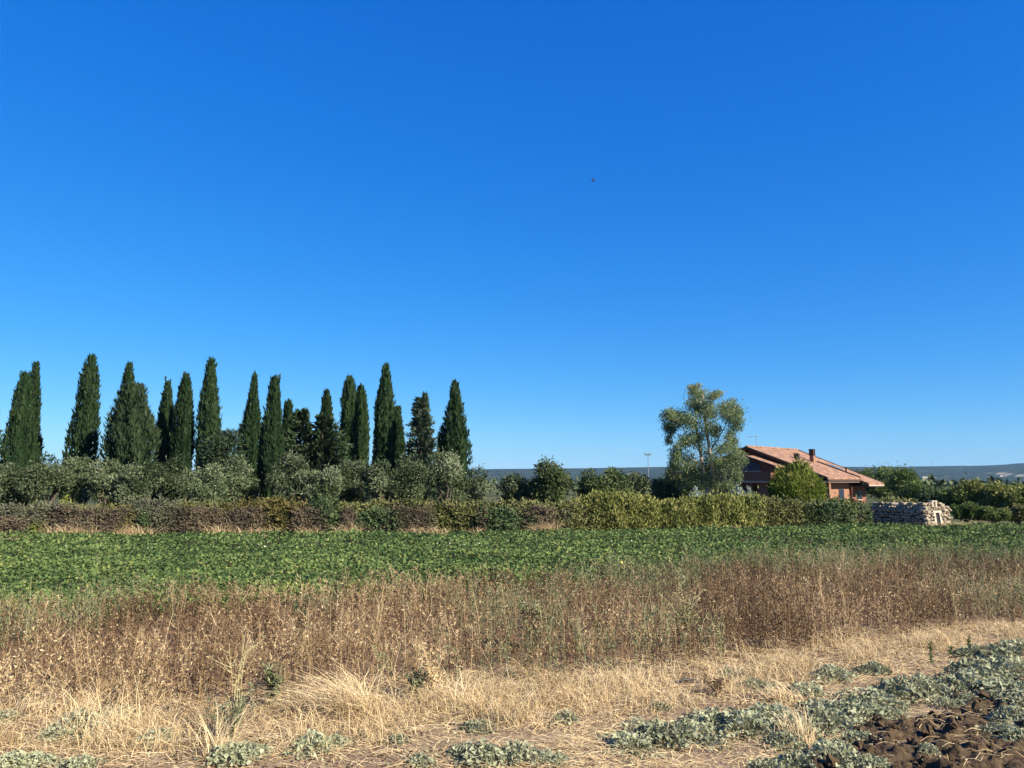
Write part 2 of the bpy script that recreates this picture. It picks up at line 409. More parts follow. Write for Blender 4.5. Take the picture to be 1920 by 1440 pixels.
def stone_hut():
    phi = math.radians(55)
    c = gp(1738, 992)                                  # the near corner on the ground
    root = thing('stone_hut', (c[0], c[1], 0), 'low ruined dry stone hut with small dark doorway and flat pale top', 'stone hut')
    fx = np.array([-math.cos(phi), math.sin(phi), 0])  # along the shaded face, away to the left
    rx = np.array([math.sin(phi), math.cos(phi), 0])   # along the lit end, away to the right
    up = np.array([0, 0, 1.0])
    Lf, Lr, H, bat = 4.05, 3.3, 1.38, 0.13
    # backing core, a battered block coloured dark as the shade between stones
    def corner(a, b, z):
        k = bat * z / H
        return fx * (a + (k if a < 1 else -k)) + rx * (b + (k if b < 1 else -k)) + up * z
    inn = 0.24
    V = np.array([corner(a, b, z) for z in (0, H - 0.06) for a, b in ((inn, inn), (inn, Lr - inn), (Lf - inn, Lr - inn), (Lf - inn, inn))])
    F = np.array([[0, 1, 2, 3], [7, 6, 5, 4], [1, 0, 4, 5], [2, 1, 5, 6], [3, 2, 6, 7], [0, 3, 7, 4]])
    MB().add(V, F).build('wall_core', M['gap_shade'], root)
    meshes = [lumps(100 + i) for i in range(7)]
    pal = []
    for i, me in enumerate(meshes):
        me.materials.append(M['limestone'] if i < 4 else M['limestone_pale'])
    r = np.random.default_rng(5)
    def put(p, ax, nrm, sx, sy, sz, k, tilt=0.1):
        o = link('stone', meshes[k], root, tuple(p))
        m = Matrix((tuple(ax), tuple(nrm), (0, 0, 1))).transposed()
        e = m.to_euler(); o.rotation_euler = (e.x + r.normal() * tilt, e.y + r.normal() * tilt, e.z + r.normal() * tilt)
        o.scale = (sx, sy, sz)
    # shaded face: irregular courses
    for face in (0, 1):
        ax, nrm, L = (fx, -rx, Lf) if face == 0 else (rx, -fx, Lr)
        z = 0.06; row = 0
        while z < H - 0.20:
            h = r.uniform(0.11, 0.25); x = -r.uniform(0, 0.15)
            while x < L - 0.05:
                w = r.uniform(0.14, 0.46)
                k = bat * z / H
                mid = x + w / 2
                door = face == 1 and 1.05 < mid < 2.05 and z < 1.18
                if not door and mid < L - 0.05:
                    p = ax * mid + (-nrm) * (k + 0.10) + up * (z + h / 2)
                    kk = r.integers(0, 6) if face == 0 else r.integers(3, 7)
                    put(p + r.normal(size=3) * 0.012 + nrm * r.uniform(-.05, .11) + up * r.normal() * .012, ax, nrm, w * r.uniform(.78, .95), r.uniform(0.26, 0.42), h * r.uniform(.72, .92), kk)
                x += w + 0.015
            z += h + 0.005; row += 1
        # top course of upright stones
        x = 0.0
        while x < L - 0.1:
            w = r.uniform(0.12, 0.2)
            p = ax * (x + w / 2) + (-nrm) * (bat + 0.10) + up * (H - 0.09)
            put(p, ax, nrm, w * 0.8, 0.40, r.uniform(0.22, 0.30), r.integers(2, 6), 0.1); x += w + 0.03
    # quoins and door surround of dressed stone
    q = M['render_white']
    def block(name, a, b0, b1, z0, z1, d0, d1, mat, lean=0.0):
        # on the lit end: along rx b0..b1, out of the wall d0..d1 (outward = -fx)
        P = []
        for z in (z0, z1):
            k = bat * z / H
            for b_, d_ in ((b0, d0), (b1, d0), (b1, d1), (b0, d1)):
                P.append(rx * b_ - fx * (d_ - k) + up * z)
        F_ = np.array([[3, 2, 1, 0], [4, 5, 6, 7], [0, 1, 5, 4], [1, 2, 6, 5], [2, 3, 7, 6], [3, 0, 4, 7]])
        return MB().add(np.array(P), F_).build(name, mat, root)
    block('doorway', 0, 1.30, 1.80, 0.0, 1.02, -0.3, -0.02, M['door_shade'])  # solid block, the shade of the opening put into its colour
    block('door_jamb', 0, 1.06, 1.30, 0.0, 1.02, -0.25, 0.07, q)
    block('door_jamb', 0, 1.80, 2.04, 0.0, 1.02, -0.25, 0.07, q)
    block('lintel', 0, 1.0, 2.1, 1.02, 1.16, -0.25, 0.085, q)
    # flat slab top with uneven edge
    n = 26; P = []
    for (a0, b0), (a1, b1) in (((0.25, 0.25), (0.25, Lr - 0.25)), ((0.25, Lr - 0.25), (Lf - 0.5, Lr - 0.25)), ((Lf - 0.5, Lr - 0.25), (Lf - 0.5, 0.25)), ((Lf - 0.5, 0.25), (0.25, 0.25))):
        for t in np.linspace(0, 1, n, endpoint=False):
            P.append(fx * (a0 + (a1 - a0) * t + r.normal() * 0.02) + rx * (b0 + (b1 - b0) * t + r.normal() * 0.02) + up * (H + 0.19 + r.normal() * 0.03))
    V, F = slab(P, 0.29); MB().add(V, F).build('roof_slab', M['limestone_pale'], root)
    for _ in range(46):                                # rubble left lying along the edge of the top
        if r.uniform() < .6: p = fx * r.uniform(.15, Lf - .4) + rx * r.uniform(.2, .5)
        else: p = fx * r.uniform(.2, .5) + rx * r.uniform(.2, Lr - .3)
        put(p + up * (H + .17 + r.uniform(0, .08)), fx, -rx, r.uniform(.15, .4), r.uniform(.15, .35), r.uniform(.08, .2), r.integers(2, 7), .1)
    # little chimney pier with a slot
    def pier(name, a0, a1, b0, b1, z0, z1, mat):
        P = [fx * a + rx * b_ + up * z for z in (z0, z1) for a, b_ in ((a0, b0), (a0, b1), (a1, b1), (a1, b0))]
        return MB().add(np.array(P), np.array([[3, 2, 1, 0], [4, 5, 6, 7], [0, 1, 5, 4], [1, 2, 6, 5], [2, 3, 7, 6], [3, 0, 4, 7]])).build(name, mat, root)
    pier('pier_post', 0.16, 0.40, 1.22, 1.40, H - 0.1, H + 0.36, q)
    pier('pier_post', 0.16, 0.40, 1.66, 1.84, H - 0.1, H + 0.36, q)
    pier('pier_cap', 0.14, 0.42, 1.18, 1.88, H + 0.36, H + 0.43, q)
    return root
stone_hut()

def rock(u, v, sx, sy, sz, label, mat, seed, group=None):
    p = gp(u, v); me = lumps(seed, 0.5); me.materials.append(mat)
    o = link('white_stone', me, None, (p[0], p[1], ground_z(p[0], p[1]) + sz * 0.35)); o.scale = (sx, sy, sz)
    o.rotation_euler = (0.1, 0.1, seed); tag(o, label, 'stone', group)
rock(1800, 994, 0.85, 0.5, 0.22, 'flat white stone lying in the grass right of the stone hut', M['render_white'], 31)
rock(1789, 1428, 0.085, 0.06, 0.05, 'small white stone on the tilled soil', M['render_white'], 32, 'white stones on the tilled soil')
rock(1806, 1432, 0.10, 0.06, 0.055, 'small white stone on the tilled soil', M['render_white'], 33, 'white stones on the tilled soil')
rock(1362, 1251, 0.10, 0.07, 0.06, 'small white stone at the foot of the brown stalks', M['render_white'], 34)

def tile_mat():
    m, nt, b = new_mat('terracotta_tiles')
    tc = nt.nodes.new('ShaderNodeTexCoord')
    br = nt.nodes.new('ShaderNodeTexNoise'); br.inputs['Scale'].default_value = 1.7; br.inputs['Detail'].default_value = 8; br.inputs['Roughness'].default_value = 0.75
    nt.links.new(tc.outputs['Object'], br.inputs['Vector'])
    r = ramp(nt, [(0.34, (.095, .046, .028)), (0.46, (.19, .098, .056)), (0.54, (.275, .150, .090)), (0.66, (.37, .235, .15))])
    nt.links.new(br.outputs['Fac'], r.inputs[0]); nt.links.new(r.outputs[0], b.inputs['Base Color'])
    w = nt.nodes.new('ShaderNodeTexWave'); w.wave_type = 'BANDS'; w.bands_direction = 'Y'; w.inputs['Scale'].default_value = 0.9
    nt.links.new(tc.outputs['Object'], w.inputs['Vector'])
    bp = nt.nodes.new('ShaderNodeBump'); bp.inputs['Strength'].default_value = 0.5; bp.inputs['Distance'].default_value = 0.06
    nt.links.new(w.outputs['Fac'], bp.inputs['Height']); nt.links.new(bp.outputs[0], b.inputs['Normal'])
    b.inputs['Roughness'].default_value = 0.85; return m
M['tiles'] = tile_mat()
M['brick'] = rough_mat('pink_brick', [(.15, .060, .040), (.23, .098, .064)], 9, 0.3)
M['plaster'] = rough_mat('peach_plaster', [(.21, .105, .066), (.29, .155, .098)], 2, 0.15)
M['fascia'] = rough_mat('pale_fascia', [(.34, .24, .19), (.43, .32, .26)], 2, 0.1)
M['timber'] = plain_mat('dark_timber', (.055, .032, .022), 0.7)
M['glass'] = plain_mat('window_glass', (.016, .026, .045), 0.3, 0, 0.2)
M['shutter'] = plain_mat('dark_shutter', (.05, .035, .028), 0.6)
M['lattice'] = plain_mat('grey_lattice', (.20, .22, .25), 0.6)
M['metal'] = plain_mat('grey_metal', (.32, .33, .34), 0.4, 0.6)
M['slate'] = plain_mat('grey_pane', (.10, .12, .12), 0.3)

def house():
    th = math.radians(45)
    o = at(1402, HOR, 88.0)
    root = thing('house', (o[0], o[1], 0), 'brick villa with terracotta tiled roofs, chimneys and lattice gable window', 'house', rz=-th)
    # local axes: +x towards the right-hand eave, +y along the ridge away from the viewer (root turned by -45 degrees)
    RZ, EZ, EX = 7.1, 3.55, 9.2
    sl = (RZ - EZ) / EX
    def part(name, V, F, mat, par=root): return MB().add(V, F).build(name, mat, par)
    def roof(name, x0, z0, x1, z1, y0, y1, t=0.2, mat='tiles'):
        P = [(x0, y0, z0), (x1, y0, z1), (x1, y1, z1), (x0, y1, z0)]
        if x1 < x0: P = P[::-1]
        V, F = slab(P, t); return part(name, V, F, M[mat])
    def verge(x0, z0, x1, z1, y0, y1, t=0.26, dz=0.03):
        P = [(x0, y0, z0 + dz), (x1, y0, z1 + dz), (x1, y1, z1 + dz), (x0, y1, z0 + dz)]
        if x1 < x0: P = P[::-1]
        V, F = slab(P, t); return part('verge_board', V, F, M['timber'])
    # walls
    def gwall(name, x0, x1, y0, y1, ztop, mat='brick'):
        V, F = boxv(x0, x1, y0, y1, 0, ztop); return part(name, V, F, M[mat])
    # main block: gable prism walls
    def gable(name, xs, zs, y0, y1, mat, zb=0.0):
        n = len(xs); P = [(x, y, z) for y in (y0, y1) for x, z in zip(xs, zs)]
        V = np.array(P); F = [np.array([list(range(n))]), np.array([[2 * n - 1 - i for i in range(n)]]),
            np.array([[(i + 1) % n, i, n + i, n + (i + 1) % n] for i in range(n)])]
        return part(name, V, F, M[mat])
    wx = 7.9
    g = lambda x: RZ - 0.24 - sl * abs(x)
    gable('gable_wall', [-6.2, wx, wx, 0, -6.2], [0, 0, g(wx), g(0), g(-6.2)], 0.9, 12.6, 'brick')
    # main roof, two layers on the right slope, one on the left
    roof('roof', 0.0, RZ, EX, EZ, 0.0, 8.7)
    roof('roof', 0.0, RZ - 0.04, EX + 0.9, EZ - sl * 0.9 - 0.26, 8.7, 13.2)
    roof('roof', -0.02, RZ, -7.2, RZ - sl * 7.2, 0.0, 13.2)
    V, F = tube([(0, -0.05, RZ + 0.03), (0, 13.2, RZ + 0.03)], 0.11, 6); part('ridge_cap', V, F, M['tiles'])
    verge(0.0, RZ, EX, EZ, -0.16, -0.002); verge(0.0, RZ, -7.2, RZ - sl * 7.2, -0.16, -0.002)
    verge(0.0, RZ, EX + 0.9, EZ - sl * 0.9 - 0.26, 13.202, 13.36, dz=0.05)
    # raised course between the two layers, coloured dark as the step's shadow line
    verge(4.4, RZ - sl * 4.4 + 0.10, EX, EZ + 0.10, 8.55, 8.75, 0.34)
    # fascias and soffits along the eave
    V, F = boxv(EX - 0.06, EX + 0.05, 0.0, 8.69, EZ - 0.40, EZ - 0.19); part('gutter', V, F, M['timber'])
    V, F = boxv(7.95, EX - 0.08, 0.05, 8.69, EZ - 0.52, EZ - 0.34); part('eave_soffit', V, F, M['fascia'])
    ez2 = EZ - sl * 0.9 - 0.26
    V, F = boxv(EX + 0.80, EX + 0.93, 8.72, 13.2, ez2 - 0.33, ez2 - 0.19); part('gutter', V, F, M['fascia'])
    V, F = boxv(7.95, EX + 0.78, 8.76, 13.15, ez2 - 0.44, ez2 - 0.24); part('eave_soffit', V, F, M['timber'])
    # right wall details: plaster panels, pillars, windows with frames
    V, F = boxv(7.92, 8.02, 1.6, 8.3, 0, 2.98); part('plaster_wall', V, F, M['plaster'])
    V, F = boxv(8.55, 8.95, 0.75, 1.15, 0, EZ - 0.53); part('pillar', V, F, M['plaster'])
    V, F = boxv(7.92, 8.3, 8.4, 12.4, 0, 2.72); part('plaster_wall', V, F, M['brick'])
    for y0, y1, z0, z1, px in ((5.4, 6.7, 0.2, 2.35, 8.02), (9.8, 11.0, 1.1, 2.2, 8.3)):
        V, F = boxv(px - 0.02, px + 0.06, y0, y1, z0, z1); w = part('window', V, F, M['shutter'])
        V, F = boxv(px + 0.05, px + 0.075, y0 + 0.1, (y0 + y1) / 2 - 0.03, z0 + 0.1, z1 - 0.1); part('pane', V, F, M['glass'], w)
        V, F = boxv(px + 0.05, px + 0.075, (y0 + y1) / 2 + 0.03, y1 - 0.1, z0 + 0.1, z1 - 0.1); part('pane', V, F, M['glass'], w)
        V, F = boxv(px - 0.02, px + 0.14, y0 - 0.1, y1 + 0.1, z0 - 0.1, z0 - 0.005); part('sill', V, F, M['fascia'], w)
    # upper gable recess: dark triangular wall between the two gables with small chimney
    # projecting loggia wing with lower gable (peak x=1)
    PX, PZ, s2 = 1.0, 6.02, 0.345
    wz = lambda x: PZ - s2 * abs(x - PX)
    roof('wing_roof', PX, PZ, 4.6, wz(4.6), -2.3, 1.4, 0.16)
    roof('wing_roof', PX - 0.02, PZ, -2.9, wz(-2.9), -2.3, 1.4, 0.16)
    verge(PX, PZ, 4.6, wz(4.6), -2.44, -2.302, 0.2); verge(PX, PZ, -2.9, wz(-2.9), -2.44, -2.302, 0.2)
    xs = [-2.3, 4.0, 4.0, PX, -2.3]; zs = [3.1, 3.1, wz(4.0) - 0.18, PZ - 0.18, wz(-2.3) - 0.18]
    gable('wing_wall', xs, zs, -1.5, 0.88, 'brick')
    # lattice window: trapezoid-topped pane with crossing bars
    wxs = [-0.15, 2.35, 2.35, 1.75, 0.55, -0.15]; wzs = [4.32, 4.32, 4.9, 5.35, 5.35, 4.9]
    n = len(wxs); V = np.array([(x, y, z) for y in (-1.56, -1.50) for x, z in zip(wxs, wzs)])
    F = [np.array([list(range(n))]), np.array([[(i + 1) % n, i, n + i, n + (i + 1) % n] for i in range(n)])]
    w = part('lattice_window', V, F, M['glass'])
    mb = MB()
    def inside(x, z): return -0.15 <= x <= 2.35 and 4.32 <= z <= min(5.35, 4.9 + (x + 0.15) * 0.64, 4.9 + (2.35 - x) * 0.75)
    for c in np.arange(-3, 8, 0.30):
        for sg in (1, -1):
            pts = [(x, 4.32 + sg * (x - c)) for x in np.linspace(-0.15, 2.35, 120)]
            pts = [p for p in pts if inside(*p)]
            if len(pts) > 4:
                a, b_ = pts[0], pts[-1]
                V, F = tube([(a[0], -1.585 - 0.012 * sg, a[1]), (b_[0], -1.585 - 0.012 * sg, b_[1])], 0.024, 4); mb.add(V, F)
    mb.build('lattice', M['lattice'], w)
    V, F = boxv(-0.3, 2.5, -1.66, -1.49, 4.16, 4.31); part('sill', V, F, M['fascia'], w)
    V, F = boxv(-0.29, -0.16, -1.64, -1.49, 4.32, 5.0); part('frame', V, F, M['fascia'], w)
    # balcony with parapet, slab edge and columns; dark porch under it
    V, F = boxv(-4.6, 4.3, -3.0, -1.52, 3.0, 3.18); part('balcony_slab', V, F, M['fascia'])
    V, F = boxv(-4.6, 4.3, -2.98, -2.84, 3.2, 4.05); part('parapet', V, F, M['brick'])
    V, F = boxv(4.14, 4.28, -2.83, -1.52, 3.2, 4.05); part('parapet', V, F, M['brick'])
    for x in (-4.2, -1.2, 1.7):
        V, F = boxv(x, x + 0.28, -2.9, -2.62, 0, 2.99); part('column', V, F, M['brick'])
    V, F = boxv(2.5, 4.1, -2.6, -1.6, 0, 2.98); part('porch_wall', V, F, M['brick'])
    V, F = boxv(-1.0, 2.2, 0.80, 0.88, 0.1, 2.6); part('porch_door', V, F, M['shutter'])
    # chimneys
    def chim(x, y, w, z1, capz):
        V, F = boxv(x - w / 2, x + w / 2, y - w / 2, y + w / 2, RZ - sl * abs(x) - 0.6, z1); c = part('chimney', V, F, M['plaster'])
        V, F = boxv(x - w / 2 - 0.06, x + w / 2 + 0.06, y - w / 2 - 0.06, y + w / 2 + 0.06, z1, z1 + 0.08); part('collar', V, F, M['timber'], c)
        for dx in (-1, 1):
            for dy in (-1, 1):
                V, F = boxv(x + dx * w * 0.38 - 0.08, x + dx * w * 0.38 + 0.08, y + dy * w * 0.38 - 0.08, y + dy * w * 0.38 + 0.08, z1 + 0.08, z1 + capz); part('flue_post', V, F, M['timber'], c)
        V, F = boxv(x - w * .42, x + w * .42, y - w * .42, y + w * .42, z1 + 0.08, z1 + capz - 0.01); part('flue', V, F, M['shutter'], c)
        V, F = boxv(x - w / 2 - 0.05, x + w / 2 + 0.05, y - w / 2 - 0.05, y + w / 2 + 0.05, z1 + capz, z1 + capz + 0.12); part('cap', V, F, M['timber'], c)
    chim(4.4, 7.3, 0.48, 6.15, 0.62)
    chim(-0.9, -0.62, 0.6, 6.55, 0.3)
    # dormer window, roof light, vent pipe, antenna
    z = RZ - sl * 3.7
    V, F = boxv(3.35, 3.9, 4.75, 5.2, z - 0.3, z + 0.62); d = part('dormer', V, F, M['shutter'])
    V, F = boxv(3.28, 3.97, 4.68, 5.27, z + 0.62, z + 0.68); part('dormer_roof', V, F, M['tiles'], d)
    zz = lambda x: RZ - 0.04 - (RZ - 0.04 - ez2) / (EX + 0.9) * x
    V, F = slab([(4.9, 9.2, zz(4.9) + .07), (6.1, 9.2, zz(6.1) + .07), (6.1, 11.6, zz(6.1) + .07), (4.9, 11.6, zz(4.9) + .07)], 0.12); part('roof_light', V, F, M['slate'])
    V, F = tube([(6.9, 10.6, zz(6.9) - .1), (6.9, 10.6, zz(6.9) + .5)], 0.1, 8); p_ = part('vent_pipe', V, F, M['timber'])
    V, F = tube([(6.9, 10.6, zz(6.9) + .5), (6.9, 10.6, zz(6.9) + .58)], 0.17, 8); part('vent_cap', V, F, M['timber'], p_)
    V, F = tube([(0.6, 1.3, 6.8), (0.6, 1.3, 8.35)], 0.03, 6); a = part('antenna_mast', V, F, M['metal'])
    mb = MB()
    V, F = tube([(-0.15, 0.7, 8.25), (0.72, 1.4, 8.25)], 0.025, 5); mb.add(V, F)
    for t in np.linspace(0, 0.9, 7):
        c = np.array([-0.15, 0.7, 8.25]) + t * np.array([0.87, 0.7, 0]); e = np.array([-0.12, 0.16, 0]) * (1.6 - t * 0.7)
        V, F = tube([c - e, c + e], 0.014, 4); mb.add(V, F)
    mb.build('antenna_boom', M['metal'], a)
    return root
house()

def floodlight():
    p = at(1215, 853, 140.0); base = (p[0], p[1], 0)
    root = thing('floodlight_pole', base, 'tall thin grey floodlight pole standing beyond the dark trees', 'light pole')
    H = p[2]
    V, F = tube([(0, 0, 0), (0, 0, H * 0.5), (0, 0, H)], [0.09, 0.07, 0.05], 8); MB().add(V, F).build('pole', M['metal'], root)
    V, F = boxv(-0.55, 0.55, -0.04, 0.04, H - 0.05, H + 0.05); MB().add(V, F).build('crossbar', M['metal'], root)
    for x in (-0.4, 0.35):
        V, F = boxv(x - 0.24, x + 0.24, -0.30, 0.05, H + 0.06, H + 0.34); MB().add(V, F).build('lamp_head', M['metal'], root)
floodlight()

def pylon(u, vtop, D, label):
    t = at(u, vtop, D); zb = max(20.0, (HOR - 877) * pxm(D))
    root = thing('pylon', (t[0], t[1], zb - 12), label, 'pylon', 'pylons on the far ridge')
    H = t[2] - zb + 12; mb = MB()
    for sx in (-1, 1):
        for sy in (-1, 1):
            V, F = tube([(sx * 3.2, sy * 3.2, 0), (sx * 0.6, sy * 0.6, H)], 0.28, 4); mb.add(V, F)
    for k in range(6):
        a, b_ = k / 6, (k + 1) / 6
        wa, wb_ = 3.2 - 2.6 * a, 3.2 - 2.6 * b_
        for s in (-1, 1):
            V, F = tube([(-wa * s, -wa, H * a), (wb_ * s, -wb_, H * b_)], 0.2, 4); mb.add(V, F)
    mb.build('mast', M['metal'], root)
    for f, w in ((0.82, 6.5), (0.94, 4.5)):
        V, F = tube([(-w, 0, H * f), (0, 0, H * f + 1.2), (w, 0, H * f)], 0.3, 4); MB().add(V, F).build('cross_arm', M['metal'], root)
for u, v, D in ((1648, 866, 5450), (1697, 868, 5480), (1749, 864.5, 5420)):
    pylon(u, v, D, 'faint lattice pylon standing on the far ridge')

def bird():
    p = at(1112, 339, 55.0)
    root = thing('bird', p, 'small dark bird flying alone in the blue sky', 'bird')
    m = plain_mat('dark_feather', (.008, .008, .009), 0.9)
    V, F = tube([(-.11, 0, 0), (-.08, 0, .004), (-.03, 0, .008), (.03, 0, .006), (.07, 0, .012), (.095, 0, .016), (.115, 0, .012)], [.006, .018, .032, .030, .018, .017, .004], 8)
    MB().add(V, F).build('body', m, root, True)
    for s in (-1, 1):
        pts = [(.045, s * .02, .012), (.055, s * .10, .055), (.02, s * .19, .075), (-.03, s * .21, .07), (-.02, s * .10, .045), (-.03, s * .02, .01)]
        if s < 0: pts = pts[::-1]
        V, F = slab(pts, .006); MB().add(V, F).build('wing', m, root)
    V, F = slab([(-.09, .012, .003), (-.165, .03, .0), (-.165, -.03, .0), (-.09, -.012, .003)], .004); MB().add(V, F).build('tail', m, root)
    root.rotation_euler = (0.9, 0.25, 0.5); root.scale = (1.5,) * 3
bird()

def hill_building(u, v, D, w, h, label, group=None):
    p = at(u, v, D)
    root = thing('hillside_building', (p[0], p[1], p[2] - 3), label, 'building', group, rz=0.3)
    V, F = boxv(-w / 2, w / 2, -5, 5, 0, h + 3); MB().add(V, F).build('wall', M['render_white'], root)
    V, F = boxv(-w / 2 - .6, w / 2 + .6, -5.6, 5.6, h + 3, h + 4); MB().add(V, F).build('roof', M['tiles'], root)
def hill_depth(u, v):
    """depth where the sight line meets the hill"""
    best = None
    for row in HILLV[:-1]:
        D = row[0, 1]; dx, dz = dirn(u, v)
        z = np.interp(dx * D, row[:, 0], row[:, 2])
        if CAMZ + dz * D <= z: return D - 20
    return 4300.0
for u, v, w, h, lab in ((1733, 896, 30, 6, 'wide white building among the pale clearings on the far hillside'),
                        (1752, 897, 13, 5, 'small white building next to the wide one on the far hillside'),
                        (1876, 893, 15, 5, 'white building by itself high on the far wooded slope'),
                        (1855, 895, 11, 5, 'tiny white building below the lone one on the far slope')):
    hill_building(u, v, hill_depth(u, v), w, h, lab)

# ------------------------------------------------------------------ trees
def limbs(mb, base, tips, r0, r=None, jog=0.12):
    """tapered limbs from base to each tip"""
    r = r or rng
    for t in tips:
        t = np.asarray(t, float); b = np.asarray(base, float); L = np.linalg.norm(t - b)
        ts = np.linspace(0, 1, 6)[:, None]
        P = b + (t - b) * ts + r.normal(size=(6, 3)) * L * jog * 0.4 * np.sin(np.pi * ts)
        V, F = tube(P, r0 * (1 - 0.8 * ts[:, 0]), 6); mb.add(V, F)

def crown_leaves(mb, C, N, L, W, r, updir=0.25, out=0.55, tint=None, tsd=0.17, tbase=0.5):
    """leaf sprays at C whose faces look roughly along N"""
    n = len(C)
    nn = unit(N * out + rsphere(n, r) * 0.75 + np.array([0, 0, 0.25]))
    d = unit(rsphere(n, r) + N * 0.35 + np.array([0, 0, updir]))
    l = L * r.uniform(0.6, 1.4, n); w = W * r.uniform(0.7, 1.3, n)
    V, F = kites(C, d, nn, l, w)
    t = np.clip((tbase if tint is None else tint) + r.normal(0, tsd, n), 0, 1)
    mb.add(V, F, np.repeat(t, 4))

def lobed_crown(r, rx, ry, z0, z1, nlobe, nleaf, L, W, lobe=(0.30, 0.48), tvar=0.16, updir=0.25, flat_base=0.55):
    """uneven crown of many leafy lobes"""
    mb = MB(); cz = (z0 + z1) / 2; hz = (z1 - z0) / 2
    d = rsphere(nlobe, r); d[:, 2] = np.where(d[:, 2] < -flat_base, -flat_base * r.uniform(0, 1, nlobe), d[:, 2])
    rad = r.uniform(0.35, 0.86, nlobe) ** 0.7
    cen = d * rad[:, None] * np.array([rx, ry, hz]) * 0.80 + np.array([0, 0, cz])
    lr = r.uniform(*lobe, nlobe) * min(rx, hz * 1.1)
    wt = lr ** 2; cnt = (nleaf * wt / wt.sum()).astype(int)
    for i in range(nlobe):
        n = cnt[i]; s = rsphere(n, r)
        rr = lr[i] * (r.uniform(0.35, 1, n) ** 0.5) * r.choice([1, 1.22], n, p=[0.86, 0.14])
        C = cen[i] + s * rr[:, None] * np.array([1, 1, 0.85])
        sh = r.uniform(0, 1, n) < 0.05; C[sh] += (unit(s[sh] * .6 + np.array([0, 0, .8])) * (lr[i] * r.uniform(.1, .75, sh.sum()))[:, None]); C[:, 2] = np.maximum(C[:, 2], z0 * 0.5)
        crown_leaves(mb, C, unit(s + 0.5 * unit(C - np.array([0, 0, cz]))), L, W, r, updir, tbase=np.clip(0.46 + r.normal() * tvar * 1.3, 0.1, 0.9))
    return mb, cen

def bushy_tree(name, cat, label, u, vtop, hw, Y, mat, seed, group=None, nleaf=6500, L=0.26, W=0.10, nlobe=26, zb=0.9, depth=1.0, trunk=True, flat=0.55, lobe=(0.30, 0.48), bark='bark'):
    r = np.random.default_rng(seed)
    p = at(u, vtop, Y); H = p[2]; R = hw * pxm(Y)
    root = thing(name, (p[0], Y, ground_z(p[0], Y)), label, cat, group, rz=0)
    mb, cen = lobed_crown(r, R, R * depth, zb, H, nlobe, nleaf, L, W, flat_base=flat, lobe=lobe)
    mb.build('crown', mat, root)
    if trunk:
        t = MB(); V, F = tube([(0, 0, -0.1), (r.normal() * .1, 0, zb * .5), (r.normal() * .15, 0, zb + 0.3)], [0.24, 0.19, 0.15], 8); t.add(V, F)
        k = np.argsort(-np.linalg.norm(cen[:, :2], axis=1))[:7]
        limbs(t, (0, 0, zb * 0.8), cen[k], 0.11, r)
        t.build('trunk', M[bark], root, True)
    return root

